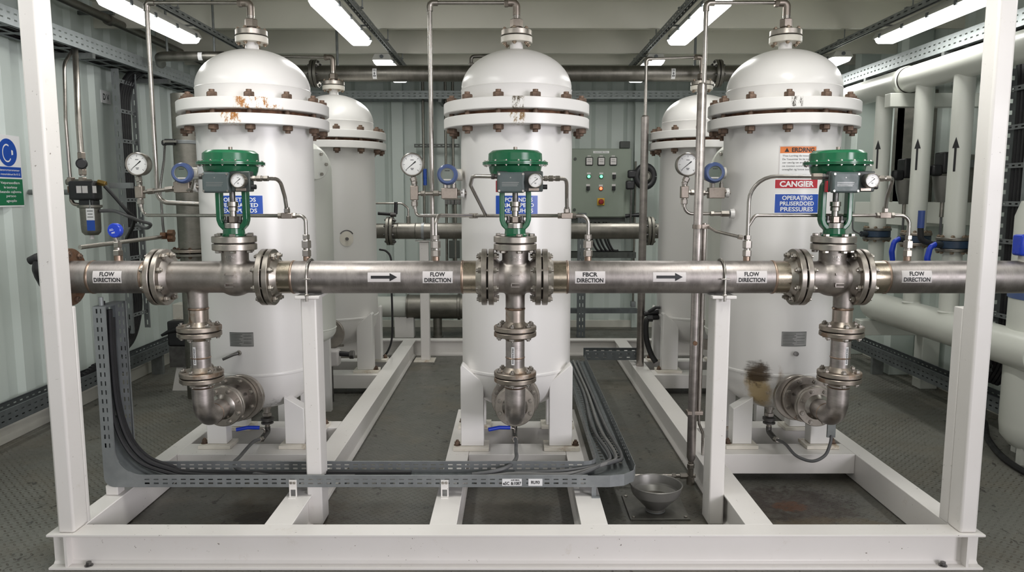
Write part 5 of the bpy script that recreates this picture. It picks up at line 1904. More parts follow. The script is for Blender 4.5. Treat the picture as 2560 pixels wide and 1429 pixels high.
# cables lying in it
zc_ = TB + .016
for k in range(3):
    yy = TY0 + .06 + .04 * k
    o = .020 + .010 * (k % 2)
    pts = [(xl0 + o + .004, yy, zr1 + .02 - .05 * k), (xl0 + o, yy, .9), (xl0 + o + .010, yy, .64), (xl0 + o + .055, yy, .46), (xl0 + o + .14, yy, .345), (xl0 + o + .27, yy, zc_ + .045), (xl0 + o + .45, yy, zc_ + .010), (-1.15 + .3 * k, yy, zc_ + .004 * k)]
    cable('power_cable', 'black cable sweeping down the left riser of the front tray, %s from the front rail' % ORD[k], pts, .0135 if k else .010, 'cable_black', 'cables in the front riser')
for k in range(3):
    yy = TY0 + .045 + .05 * k
    pts = [(-1.2 + .5 * k, yy, zc_), (-.5 + .3 * k, yy + .01, zc_), (.02, yy + .02, zc_ + .012 * (k % 2)), (.30, yy + .02, zc_ + .012), (xb0 + .03 + .03 * k, TY1 + .02 + .015 * k, zc_ + .022), (xb0 + .09 + .035 * k, TY1 + .18, zc_ + .02), (xb0 + .05 + .045 * k, 4.7, zc_ + .008), (xb0 + .08 + .03 * k, 5.6, zc_), (xb0 + .05 + .04 * k, 6.7, zc_)]
    cable('power_cable', 'grey cable bending round the right corner of the front tray, %s from inside' % ORD[k], pts, .0105, 'cable_grey' if k != 1 else 'cable_pale', 'cables round the front tray bend')
# short tray across the back of the skid
tray('short dark cable tray crossing behind the middle vessel', [((.69, 6.86, .215), (1, 0, 0), (0, 1, 0), (0, 0, 1), .52, .16, .085)], 'galvanised_dark')
# ------------------------------------------------------------------ back of the room
# rear header between the rear vessels
BY, BZ = 7.80, W(0, 577, 7.80).z
t = thing('rear_header_pipe', 'dull steel pipe running behind the middle vessel with flanges at both ends', 'pipe', (0, BY, BZ))
xa, xb_ = W(984, 577, BY).x, W(1616, 577, BY).x
MB().lathe([(0, xa), (.084, xa), (.084, xb_), (0, xb_)], (0, BY, BZ), (1, 0, 0), 44).done('pipe_wall', 'steel_dull', t)
for x, sg in ((xa, -1), (xb_, 1)):
    MB().ring((x, BY, BZ), (sg, 0, 0), .06, .150, .03, 48).done('flange', 'steel_duct', t)
    MB().ring((x + sg * .038, BY, BZ), (sg, 0, 0), .06, .150, .03, 48).done('flange', 'steel_duct', t)
    MB().ring((x + sg * .030, BY, BZ), (sg, 0, 0), .05, .125, .008, 40, .001).done('gasket', 'gasket', t)
    bolts(t, (x + sg * .034, BY, BZ), (1, 0, 0), .122, 8, -.034, .034, .016, 'dark_steel', .3, 'flange_bolt', .5, .8)
    MB().lathe([(0, 0), (.078, 0), (.078, .62), (0, .62)], (x + sg * .068, BY, BZ), (sg, 0, 0), 32).done('pipe_end', 'steel_duct', t)
for px in (996, 1040):
    MB().lathe([(.084, -.006), (.088, 0), (.084, .006)], (W(px, 577, BY).x, BY, BZ), (1, 0, 0), 40).done('weld_seam', 'steel_duct', t)
sx = W(1062, 700, BY).x
t = thing('pipe_stand', 'white post with a saddle and floor plate under the rear pipe', 'pipe stand', (sx, BY, 0))
MB().box(sx - .048, sx + .048, BY - .045, BY + .045, .012, BZ - .115).done('stand_post', FP, t, bevel=.006)
MB().box(sx - .12, sx + .10, BY - .10, BY + .10, 0, .012).done('foot_plate', 'cream_paint', t, bevel=.002)
MB().lathe([(0, 0), (.045, 0), (.095, .006), (.095, .012), (0, .016)], (sx, BY, BZ - .112), (0, 0, 1), 28).done('saddle', FP, t)
MB().lathe([(.084, -.014), (.089, -.014), (.089, .014), (.084, .014)], (sx - .01, BY, BZ), (1, 0, 0), 40).done('strap', 'galvanised', t)
# small valve and tubing above the left end of the rear header
t = thing('tap_valve', 'small black valve with tubing above the left end of the rear pipe', 'valve', W(990, 545, BY))
MB().tube([W(930, 508, BY), W(1005, 508, BY), W(1021, 520, BY), W(1021, 560, BY)], .010, 12, .06).done('tube', 'steel_fitting', t)
MB().hexn(W(1021, 540, BY), (0, 0, -1), .022, .085).done('tube_nut', 'steel_duct', t)
MB().rod(W(990, 505, BY), W(989, 535, BY), .020).rod(W(945, 533, BY), W(989, 536, BY), .017).done('valve_body', 'black_plastic', t)
MB().hexn(W(976, 536, BY), (1, 0, 0), .028, .06).done('valve_nut', 'dark_steel', t)
cable('hanging_cable', 'thin black cable hanging from behind the rear left vessel down to the floor', [W(948, 623, 7.2), W(966, 628, 7.2), W(978, 650, 7.2), W(979, 720, 7.2), W(981, 800, 7.2), W(979, 850, 7.2), W(968, 880, 7.2), W(955, 893, 7.2)], .010)
# big low pipe, white then steel
LY = 9.15
lz = W(0, 766, LY).z
t = thing('low_pipe', 'thick low pipe near the back wall, white section left and steel section right', 'pipe', (-.9, LY, lz))
xa, xm, xb_ = W(900, 766, LY).x, W(1018, 766, LY).x, W(1330, 766, LY).x
MB().lathe([(0, xa), (.128, xa), (.128, xm), (0, xm)], (0, LY, lz), (1, 0, 0), 40).done('white_section', 'pipe_white', t)
MB().lathe([(0, xm), (.150, xm), (.150, xb_), (0, xb_)], (0, LY, lz), (1, 0, 0), 40).done('steel_section', 'steel_duct', t)
MB().lathe([(.150, -.012), (.156, -.008), (.156, .008), (.150, .012)], (xm + .012, LY, lz), (1, 0, 0), 40).done('joint_band', 'steel_dull', t)
xj = W(1148, 766, LY).x
MB().lathe([(.150, -.02), (.165, -.015), (.165, .015), (.150, .02)], (xj, LY, lz), (1, 0, 0), 40).done('joint_band', 'steel_dull', t)
xg = W(1094, 800, LY).x
MB().cyl((xg, LY, .02), (0, 0, 1), .055, lz - .13, 24).done('down_leg', 'steel_duct', t)
MB().lathe([(0, 0), (.07, 0), (.07, .02), (0, .02)], (xg, LY, 0), n=24).done('leg_foot', 'steel_duct', t)
x = W(1012, 800, LY).x
MB().box(x - .12, x + .12, LY - .08, LY + .08, 0, lz - .12).done('pedestal', FP, t, bevel=.006)
# tubing bundle with strut rails on the back wall
t = thing('tube_bundle', 'steel tubes running up the back wall left of the middle vessel, blue banded', 'tubing', W(1100, 500, 9.6), None)
TYB = 9.66
for px0, px1 in ((1052, 1062), (1072, 1080), (1113, 1117), (1133, 1135)):
    MB().rod(V((W(px1, 600, TYB).x, TYB, .75)), V((W(px1, 600, TYB).x, TYB, 3.2)), .0175).done('tube', 'steel_duct', t)
for px in (1062, 1080):
    MB().rod(V((W(px, 440, TYB - .02).x, TYB - .003, W(0, 463, TYB).z)), V((W(px, 440, TYB - .02).x, TYB - .003, W(0, 422, TYB).z)), .024).done('blue_band', 'blue_sign', t)
for py in (364, 760):
    z = W(0, py, TYB).z
    xa, xb_ = W(1035, py, TYB).x, W(1148, py, TYB).x
    MB().perf((xa, TYB + .035, z - .02), (1, 0, 0), (0, 0, 1), xb_ - xa, .045, .06, .035, ((.4, .7),)).done('strut_rail', 'panel_dark', t, solid=.03)
t = thing('solenoid_block', 'dark solenoid valve block on the tubes behind the middle transmitter', 'valve', W(1130, 500, 9.5))
c = W(1132, 505, TYB - .06)
for i in range(5):
    MB().box(c.x - .10 + .042 * i, c.x - .066 + .042 * i, c.y - .03, c.y + .03, c.z - .03, c.z + .03).done('coil', 'dark_steel', t, bevel=.003)
MB().box(c.x - .12, c.x + .12, c.y - .035, c.y + .04, c.z + .03, c.z + .055).done('manifold', 'steel_duct', t, bevel=.003)
MB().rod((c.x + .03, c.y, c.z - .03), (c.x + .03, c.y, W(0, 720, TYB).z), .022).done('down_pipe', 'steel_duct', t)
c2 = W(1136, 620, TYB - .05)
MB().box(c2.x - .07, c2.x + .07, c2.y - .03, c2.y + .02, c2.z - .13, c2.z + .10).done('solenoid_body', 'panel_dark', t, bevel=.006)
# control panel
PY = 9.48
x0, x1 = W(1425, 400, PY).x, W(1579, 400, PY).x
z0, z1 = W(0, 544, PY).z, W(0, 371, PY).z
t = thing('control_cabinet', 'grey-green control cabinet with lit buttons and an emergency stop on the back wall', 'control panel', ((x0 + x1) / 2, YB, z0))
MB().box(x0, x1, PY + .02, YB - .001, z0, z1).done('cabinet', 'panel_green', t, bevel=.004)
door = MB().box(x0 + .006, x1 - .006, PY, PY + .019, z0 + .012, z1 - .006).done('door', 'panel_green', t, bevel=.004)
MB().box(x0 + .02, x1 - .06, PY + .05, YB - .03, z0 - .055, z0).done('gland_plate', 'panel_dark', t)
k = PY / FPX
P = lambda px, py: W(px, py, PY)
for px in (1473, 1503, 1533):
    c = P(px, 403)
    mt = MB().box(c.x - .046, c.x + .046, PY - .022, PY, c.z - .052, c.z + .052).done('meter', 'black_plastic', t, bevel=.008)
    MB().box(c.x - .037, c.x + .037, PY - .0235, PY - .021, c.z - .042, c.z + .042).done('meter_dial', 'label_white', mt, bevel=.001)
    m = MB()
    pl = on_plane((c.x, PY - .0240, c.z), (1, 0, 0), (0, 0, 1))
    m.poly(pl, [(-.026, -.002), (.026, -.006), (.026, -.011), (-.026, -.007)])
    m.poly(pl, [(-.022, .018), (.020, .014), (.020, .018), (-.022, .022)])
    m.done('meter_mark', 'panel_dark', mt)
    MB().box(c.x - .022, c.x + .022, PY - .003, PY, c.z + .060, c.z + .072).done('name_tag', 'label_white', t)
for px, py, kind in ((1472, 441, 'green'), (1503, 441, 'green'), (1535, 441, 'black'), (1470, 470, 'black'), (1502, 471, 'orange'), (1534, 470, 'black')):
    c = P(px, py)
    MB().box(c.x - .024, c.x + .024, PY - .003, PY, c.z + .026, c.z + .050).done('button_tag', 'label_white', t)
    if kind == 'black':
        b = MB().box(c.x - .021, c.x + .021, PY - .03, PY, c.z - .028, c.z + .024).done('selector_switch', 'black_plastic', t, bevel=.006)
        MB().box(c.x - .006, c.x + .006, PY - .045, PY - .028, c.z - .030, c.z + .018).done('switch_lever', 'black_plastic', b, bevel=.002)
    else:
        b = MB().lathe([(0, 0), (.027, 0), (.027, .016), (.021, .020), (.019, .014)], (c.x, PY, c.z), (0, -1, 0), 28).done('lit_button', 'green_sign' if kind == 'green' else 'ink_orange', t)
        MB().lathe([(.0, .022), (.012, .021), (.0195, .015)], (c.x, PY, c.z), (0, -1, 0), 24).done('button_lens', 'green_glow' if kind == 'green' else 'orange_glow', b)
c = P(1502, 504)
MB().box(c.x - .046, c.x + .046, PY - .014, PY, c.z - .046, c.z + .046).done('emergency_stop_plate', 'yellow_plastic', t, bevel=.004)
MB().lathe([(0, .014), (.020, .014), (.020, .03), (.034, .034), (.034, .046), (.028, .054), (0, .058)], (c.x, PY, c.z), (0, -1, 0), 28).done('emergency_stop', 'red_plastic', t)
c = P(1503, 380)
p = MB().box(c.x - .10, c.x + .10, PY - .0025, PY, c.z - .014, c.z + .014).done('panel_label', 'sign_white', t)
MB().text('PANNICE IN MELTINNG I', on_plane((c.x, PY - .0032, c.z), (1, 0, 0), (0, 0, 1)), .013, 0, 0, .17, .01).done('lettering', 'ink_black', p)
for px, py in ((1438, 397), (1436, 524)):
    c = P(px, py)
    MB().cyl((c.x, PY, c.z), (0, -1, 0), .019, .008, 20).done('door_lock', 'panel_dark', t)
for i, px in enumerate((1490, 1502, 1512, 1523, 1530)):
    a = W(px - 14, 555, 9.6)
    cable('panel_cable', 'black cable dropping from the control cabinet to the tray, %s from the left' % ORD[i], [(a.x, 9.62, z0 - .03), (a.x + .01, 9.60, z0 - .25), (a.x + .09, 9.60, z0 - .42), (a.x + .16, 9.62, W(0, 632, 9.6).z + .03)], .014, grp='cables under the control cabinet')
z = W(0, 640, 9.6).z
tray('dark cable tray below the control cabinet', [((W(1405, 640, 9.5).x, 9.55, z - .02), (1, 0, 0), (0, 1, 0), (0, 0, 1), .96, .22, .075)], 'panel_dark', 'perforated cable trays', 'panel_dark')
t = thing('strut_post', 'slotted zinc post standing on the floor below the control cabinet', 'post', W(1453, 830, 9.1))
xx = W(1453, 780, 9.1).x
MB().perf((xx - .05, 9.1, 0), (0, 0, 1), (1, 0, 0), 1.55, .10, .09, .045, ((.25, .36), (.64, .75))).done('post_face', 'galvanised_dark', t, solid=.003)
for s in (-1, 1):
    MB().sheet((xx + s * .05, 9.1, 0), (0, .06, 0), (0, 0, 1.55)).done('post_side', 'galvanised_dark', t, solid=.003)
t = MB().box(W(1340, 775, 9.5).x, W(1592, 775, 9.5).x, 9.44, 9.54, W(0, 781, 9.5).z, W(0, 770, 9.5).z).done('wall_rail', 'galvanised_dark', None, at=W(1460, 776, 9.5))
tag(t, 'dark blue-grey rail running low along the back wall right of the middle vessel', 'rail')
# black round junction on a bracket right of the panel
t = thing('cable_reel', 'round black coiled cable holder beside the control cabinet', 'cable holder', W(1613, 440, 9.3))
c = W(1613, 441, 9.3)
MB().tube([c + V((.105 * math.cos(a), 0, .125 * math.sin(a))) for a in [2 * PI * i / 28 for i in range(29)]], .042, 12).done('coil', 'black_plastic', t)
MB().lathe([(0, 0), (.075, 0), (.075, .05), (.05, .07), (0, .07)], c + V((0, .02, 0)), (0, -1, 0), 24).done('hub', 'steel_duct', t)
MB().box(c.x - .24, c.x - .13, c.y - .03, c.y + .03, c.z - .16, c.z - .05).done('grip', 'black_plastic', t, bevel=.02)
MB().box(c.x - .22, c.x - .10, c.y - .03, c.y + .03, c.z - .02, c.z + .08).done('grip', 'black_plastic', t, bevel=.02)
MB().rod((c.x - .17, c.y, c.z - .12), (c.x - .17, c.y, 1.25), .012).done('cord', 'dark_steel', t)
MB().box(c.x - .04, c.x + .04, c.y, YB, c.z - .04, c.z + .04).done('wall_arm', 'strut_zinc', t)
t = thing('panel_latch', 'black clamp handle at the lower right of the control cabinet', 'handle', W(1590, 538, 9.4))
MB().tube([W(1564, 540, 9.44), W(1578, 538, 9.42), W(1597, 537, 9.42)], [.028, .018, .03], 12).done('latch', 'black_plastic', t)
t = thing('wall_conduit', 'thin vertical steel conduit on the back wall right of the control cabinet', 'pipe', W(1587, 700, 9.6))
xx = W(1588, 600, 9.62).x
MB().rod((xx, 9.70, W(0, 760, 9.62).z), (xx, 9.70, 2.2), .014).done('conduit', 'steel_duct', t)
MB().box(xx - .03, xx + .03, 9.65, 9.75, W(0, 768, 9.62).z, W(0, 755, 9.62).z).done('conduit_box', 'galvanised', t, bevel=.004)

# secondary filter vessels between the front and rear rows
for xx, r_, label, sg in ((-1.655, .255, 'slimmer white vessel between the left front and rear vessels', 1), (1.79, .255, 'slimmer white vessel between the right front and rear vessels', -1)):
    yy = 5.78
    t = thing('filter_vessel', label, 'vessel', (xx, yy, .174), 'slimmer vessels between the rows')
    zt_, zb_ = W(0, 345, yy - .1).z, W(0, 862, yy).z
    MB().lathe([(0, zb_)] + [(r_ * math.sin(a), zb_ + .12 - .12 * math.cos(a)) for a in [PI / 2 * i / 10 for i in range(1, 11)]] + [(r_, zt_ - .24)] + [(r_ * math.cos(a), zt_ - .24 + .24 * math.sin(a)) for a in [PI / 2 * i / 12 for i in range(1, 12)]] + [(0, zt_)], (xx, yy, 0), n=56).done('shell', 'pipe_white', t)
    MB().lathe([(r_ - .002, -.008), (r_ + .006, 0), (r_ - .002, .008)], (xx, yy, zb_ + .14), n=56).done('weld_seam', 'pipe_white', t)
    c = V((xx + sg * .17, yy - .19, W(0, 410, yy - .2).z))
    d = V((sg * .75, -.65, 0))
    MB().cyl(c - d * .06, d, .115, .10, 36).done('side_port', 'pipe_white', t, bevel=.006)
    for i in range(6):
        u, v, w = frame(d)
        a = 2 * PI * i / 6
        MB().hexn(c + d * .042 + (u * math.cos(a) + v * math.sin(a)) * .085, d, .013, .014).done('port_bolt', 'steel_bolt', t)
    for a in (.8, 2.4, 4.0, 5.5):
        px_, py_ = xx + math.cos(a) * r_ * .8, yy + math.sin(a) * r_ * .8
        MB().box(px_ - .03, px_ + .03, py_ - .03, py_ + .03, HB * 0, zb_ + .12).done('leg', WP, t)
# round peeling patch on the rear left vessel
c = W(865, 597, YR - .34)
cc = V((c.x, 0, c.z))
ang = math.asin(max(-1, min(1, (c.x + 1.60) / R_)))
f = on_vessel(-1.60, YR, ang, c.z, R_, .004)
m = MB()
n = 24
for i in range(n):
    a0, a1 = 2 * PI * i / n, 2 * PI * (i + 1) / n
    m.poly(f, [(.060 * math.cos(a0), .066 * math.sin(a0)), (.060 * math.cos(a1), .066 * math.sin(a1)), (0.0, 0.0)])
p = m.done('round_cover', 'cream_paint', ves_rl)
MB().cyl(f(0, 0), f(0, 0) - V((-1.60, YR, c.z)), .014, .02, 14).done('cover_screw', 'dark_steel', p)
m = MB()
for i in range(10):
    a0, a1 = .6 + 1.9 * i / 10, .6 + 1.9 * (i + 1) / 10
    m.poly(on_vessel(-1.60, YR, ang, c.z, R_, .0048), [(.062 * math.cos(a0), .068 * math.sin(a0)), (.062 * math.cos(a1), .068 * math.sin(a1)), (.072 * math.cos(a1), .078 * math.sin(a1)), (.072 * math.cos(a0), .078 * math.sin(a0))])
m.done('cover_rim', 'dark_steel', p)
# hose and valve beside the rear right vessel
cable('hanging_hose', 'thick black hose hanging beside the rear right vessel', [W(1645, 792, 6.75), W(1622, 795, 6.72), W(1615, 810, 6.72), W(1617, 850, 6.72), W(1628, 885, 6.72), W(1640, 905, 6.7)], .026, 'black_rubber')
t = thing('hose_valve', 'black hose valve left of the rear right vessel', 'valve', W(1630, 785, 6.72))
MB().rod(W(1610, 784, 6.75), W(1645, 778, 6.75), .026).hexn(W(1618, 795, 6.72), (1, 0, 0), .034, .05).done('valve_body', 'black_plastic', t)
MB().tube([W(1622, 779, 6.74), W(1640, 768, 6.7), W(1650, 768, 6.7)], .016, 10).done('valve_lever', 'black_plastic', t)

# ------------------------------------------------------------------ left wall
# safety sign
SX = XL + .012
def wsign(py0, py1, px0, px1):
    a, b = WX(px0, (py0 + py1) / 2, SX), WX(px1, (py0 + py1) / 2, SX)
    return a, b
a, b = WX(-8, 450, SX), WX(57, 440, SX)
y0, y1 = min(a.y, b.y), max(a.y, b.y)
ym, hw = (y0 + y1) / 2, (y1 - y0) / 2
zt_, zb_ = WX(25, 338, SX).z, WX(30, 517, SX).z
t = thing('safety_sign', 'ear protection sign on the left wall, blue disc over blue and green panels', 'sign', (SX, ym, zb_))
MB().box(XL - .004, XL + .008, y0, y1, zb_, zt_).done('sign_plate', 'sign_white', t, bevel=.002)
f = on_plane((XL + .0092, ym, 0), (0, -1, 0), (0, 0, 1)) if False else on_plane((XL + .0092, ym, 0), (0, 1, 0), (0, 0, 1))
g = on_plane((XL + .0104, ym, 0), (0, 1, 0), (0, 0, 1))
zc0 = WX(22, 381, SX).z
rz = (WX(22, 346, SX).z - WX(22, 415, SX).z) / 2
ry = rz
cyy = 0.0
m = MB()
m.poly(f, [(cyy + ry * math.cos(a), zc0 + rz * math.sin(a)) for a in [2 * PI * i / 40 for i in range(40)]])
m.done('blue_disc', 'blue_sign', t)
m = MB()
n = 26
for i in range(n):          # head outline seen from the side, as a white band
    a0, a1 = math.radians(60 + 262 * i / n), math.radians(60 + 262 * (i + 1) / n)
    q = lambda a, k: (ry * (.50 * math.cos(a)) * k - .01, zc0 + rz * .66 * math.sin(a) * k - .005)
    m.poly(g, [q(a0, 1.0), q(a1, 1.0), q(a1, .84), q(a0, .84)])
m.done('head_symbol', 'sign_white', t)
m = MB()
for s in (-.12,):
    m.poly(g, [(s - .02 + .0, zc0 + rz * .62), (s + .02, zc0 + rz * .60), (s + .02, zc0 + rz * .70), (s - .02, zc0 + rz * .70)])
m.poly(g, [(ry * .38, zc0 - rz * .18), (ry * .56, zc0 - rz * .14), (ry * .56, zc0 + rz * .16), (ry * .38, zc0 + rz * .2)])
m.done('ear_defender', 'sign_white', t)
zA, zB_, zC_, zD = WX(25, 417, SX).z, WX(25, 443, SX).z, WX(28, 447, SX).z, WX(30, 513, SX).z
MB().poly(f, [(-hw * .93, zB_), (hw * .93, zB_), (hw * .93, zA), (-hw * .93, zA)]).done('blue_panel', 'blue_sign', t)
m = MB()
m.text('I lanorortororaraor', g, (zA - zB_) * .20, 0, (zA + zB_) / 2 + (zA - zB_) * .2, hw * 1.6, .01)
m.text('& monoriobrant fm K G', g, (zA - zB_) * .20, 0, (zA + zB_) / 2 - (zA - zB_) * .2, hw * 1.6, .01)
m.done('lettering', 'sign_white', t)
MB().poly(f, [(-hw * .97, zD), (hw * .97, zD), (hw * .97, zC_), (-hw * .97, zC_)]).done('green_panel', 'green_sign', t)
m = MB()
for i, (s, w_) in enumerate((('Vatpuraoodliarn', 1.45), ('le tsorlotuy', 1.0), ('beando cajlonna', 1.6), ('persoo', .72), ('agnopilo', .78))):
    m.text(s, g, (zC_ - zD) * .095, 0, zC_ - (zC_ - zD) * (.16 + .17 * i), hw * w_, .01)
m.done('lettering', 'sign_white', t)
# small white notice beside the ladder
p0 = WX(255, 240, SX)
t = thing('wall_notice', 'small white notice with black marks high on the left wall', 'sign', (SX, p0.y, p0.z - .05))
pa, pb = WX(255, 240, SX), WX(278, 243, SX)
MB().box(XL - .004, XL + .006, pa.y, pb.y, p0.z - .055, p0.z + .055).done('notice_plate', 'sign_white', t)
MB().text('D V', on_plane((XL + .0068, (pa.y + pb.y) / 2, p0.z), (0, 1, 0), (0, 0, 1)), .055, 0, 0, (pb.y - pa.y) * .65, .02).done('lettering', 'ink_black', t)
# vertical cable ladder with black cables
LX = -3.42
py_ = WX(330, 400, LX).y
t = thing('cable_ladder', 'upright zinc cable ladder on the left wall filled with black cables', 'cable ladder', (LX, py_, .45))
for yy in (py_ - .16, py_ + .16):
    MB().perf((LX, yy, .52), (0, 0, 1), (-1, 0, 0), 2.33, .055, .10, .045, ((.4, .6),)).done('ladder_rail', 'galvanised', t, solid=.003)
    MB().sheet((LX, yy, .52), (0, 0, 2.33), (0, .022 if yy < py_ else -.022, 0)).done('rail_lip', 'galvanised', t, solid=.002)
for i in range(9):
    MB().perf((LX - .022, py_ - .16, .66 + .26 * i), (0, 1, 0), (0, 0, 1), .32, .035, .06, .03, ((.35, .65),)).done('rung', 'galvanised', t, solid=.003)
for k in range(5):
    yy = py_ - .085 + .040 * k
    cable('ladder_cable', 'thick black cable running down the left wall ladder, %s from the front' % ORD[k], [(LX - .02, yy + .34, 2.90), (LX - .03, yy + .16, 2.83), (LX - .042, yy + .03, 2.66), (LX - .044, yy, 2.4), (LX - .044, yy, 1.8), (LX - .044, yy, 1.0), (LX - .044, yy, .72), (LX - .05, yy - .14, .46), (LX - .06, yy - .40, .325 + .01 * k), (LX - .06, yy - .8, .31 + .01 * k)], .019, grp='cables on the left wall ladder')
# the two tubes that drop to the regulator
t = thing('air_drop_pipe', 'upright steel pipe with a small gate valve above the air regulator', 'pipe', W(205, 430, 5.55))
FY = 5.55
MB().tube([W(187, 112, FY + .32), W(189, 150, FY + .20), W(196, 300, FY), W(207, 440, FY)], .021, 16).done('pipe', 'steel_fitting', t)
c = W(205, 410, FY)
MB().hexn(c + V((0, 0, .04)), (0, 0, 1), .030, .045).hexn(c - V((0, 0, .08)), (0, 0, 1), .030, .04).cyl(c - V((0, 0, .045)), (0, 0, 1), .026, .09, 18).done('valve_body', 'steel_block', t)
MB().rod(c, c + V((.03, -.05, 0)), .012).lathe([(0, 0), (.036, 0), (.040, .012), (.030, .02), (0, .02)], c + V((.028, -.05, 0)), (.4, -1, 0), 20).done('hand_wheel', 'black_plastic', t)
t = thing('air_drop_tube', 'thin bent steel tube left of the air regulator drop pipe', 'pipe', W(165, 300, FY))
MB().tube([W(186, 118, FY + .34), W(160, 160, FY + .08), W(164, 300, FY), W(176, 450, FY)], .0125, 12, .12).done('tube', 'steel_fitting', t)
# filter regulator
t = thing('air_regulator', 'black air filter regulator with a grey bowl and blue label on the left', 'regulator', W(215, 520, FY))
C = lambda px, py, y=FY: W(px, py, y)
c = C(215, 480)
MB().box(c.x - .10, c.x + .095, FY - .06, FY + .06, C(0, 500).z, C(0, 452).z).done('regulator_body', 'black_plastic', t, bevel=.018, seg=3)
MB().box(c.x - .035, c.x + .075, FY - .05, FY + .05, C(0, 520).z, C(0, 498).z).done('regulator_neck', 'black_plastic', t, bevel=.012)
MB().rod(C(167, 455), C(228, 455), .022).done('top_manifold', 'steel_duct', t)
for px in (178, 207):
    MB().hexn(C(px, 455), (0, 0, 1), .030, .035).done('inlet_nut', 'steel_block', t)
for px, w_ in ((197, .018), (212, .020), (236, .014)):
    q = C(px, 472, FY - .0615)
    MB().box(q.x - w_, q.x + w_, FY - .0625, FY - .060, q.z - .030, q.z + .022).done('face_tag', 'label_white', t)
q = C(227, 550)
MB().lathe([(0, C(0, 587).z), (.045, C(0, 587).z), (.064, C(0, 580).z), (.068, C(0, 570).z), (.070, C(0, 520).z), (.085, C(0, 518).z), (.085, C(0, 512).z), (0, C(0, 512).z)], (q.x, FY, 0), n=32).done('bowl', 'steel_duct', t)
MB().rod((q.x, FY, C(0, 597).z), (q.x, FY, C(0, 586).z), .016).done('drain_tip', 'label_white', t)
z0_, z1_ = C(0, 575).z, C(0, 520).z
lb = MB().box(q.x + .020, q.x + .078, FY - .090, FY - .087, z0_, z1_).done('hang_tag', 'blue_sign', t)
MB().box(q.x + .020, q.x + .080, FY - .0915, FY - .0895, (z0_ + z1_) / 2 - .005, z1_).done('tag_top', 'sign_white', lb)
m = MB()
for i, w_ in enumerate((.022, .018, .022)):
    m.poly(on_plane((q.x + .05, FY - .0922, z1_ - .022 - .022 * i), (1, 0, 0), (0, 0, 1)), [(-w_, 0), (w_, 0), (w_, .005), (-w_, .005)])
m.done('tag_print', 'panel_dark', lb)
MB().rod((q.x + .05, FY - .088, z1_), (q.x + .03, FY - .05, C(0, 500).z), .004).done('tag_wire', 'strut_zinc', t)
MB().hexn(C(245, 455), (1, 0, -.25), .022, .06).done('brass_fitting', 'brass', t)
MB().tube([C(178, 470), C(178, 500), C(184, 510), C(200, 512)], .014, 10, .03).done('side_pipe', 'steel_block', t)
MB().hexn(C(179, 482), (0, 0, 1), .028, .05).done('side_nut', 'rust_metal', t)
MB().box(c.x - .05, c.x + .05, FY + .05, FY + .10, c.z - .05, c.z + .05).rod((c.x, FY + .09, c.z), (XL - .02, FY + .09, c.z), .02).done('wall_arm', 'strut_zinc', t)
cable('air_hose', 'black hose from the regulator brass fitting down to the ladder', [C(262, 465), C(285, 490), C(320, 530), C(335, 545, 5.7), C(330, 570, 5.8), C(315, 600, 5.9)], .014, 'black_rubber')
cable('air_hose', 'grey hose from the regulator bowl looping to the ladder', [C(250, 527), C(285, 527), C(320, 540), C(350, 552, 5.7), C(376, 560, 5.8), C(366, 570, 5.85), C(340, 562, 5.95), C(325, 575, 6.1)], .013, 'cable_grey')
t = MB().box(C(262, 460).x, C(315, 460).x, FY + .06, FY + .11, C(0, 470).z, C(0, 456).z).done('zinc_bracket', 'galvanised', None, at=C(290, 462))
tag(t, 'short zinc strut arm between the air regulator and the ladder', 'bracket')
# rod with the rusty fitting left of the header
t = thing('impulse_rod', 'slanting steel rod to a rusty fitting, above the far left header', 'rod', W(320, 600, 4.6))
MB().rod(W(200, 618, 4.3), W(402, 592, 5.0), .013).done('rod', 'steel_fitting', t)
c = W(410, 589, 5.02)
m = MB()
for dx, dz in ((-.02, 0), (.03, .018), (.028, -.018)):
    m = MB().hexn(c + V((dx, 0, dz)), (1, 0, 0), .026, .04)
    m.done('rusty_nut', 'rust_metal', t)
MB().tube([c + V((0, 0, .01)), W(407, 560, 5.02), W(405, 530, 5.02), W(400, 470, 5.1), W(410, 400, 5.8), W(412, 365, 6.23)], .0085, 10, .1).done('signal_tube', 'dark_steel', t)
# left end of the header: rusty flange and black lever
t = thing('end_valve', 'rusty flange with a black lever at the left header end, behind the post', 'valve', (-2.33, HY, HZ))
MB().ring((-2.302, HY, HZ), (-1, 0, 0), .05, .150, .030, 48).done('flange', 'rust_metal', t)
bolts(t, (-2.302, HY, HZ), (1, 0, 0), .124, 8, -.030, .0, .017, 'rust_bolt', .2, 'flange_bolt', .5, .8)
MB().cyl((-2.332, HY, HZ), (-1, 0, 0), .10, .05, 40).done('wafer', 'valve_dark', t)
MB().tube([(-2.37, HY, HZ), W(122, 700, 3.80), W(104, 690, 3.74), W(95, 672, 3.72), W(96, 652, 3.72)], [.07, .055, .032, .028, .024], 16, .03).done('black_sleeve', 'black_rubber', t)
MB().tube([W(74, 652, 3.72), W(92, 645, 3.72), W(118, 634, 3.74)], [.020, .024, .020], 14, .02).done('lever', 'black_rubber', t)
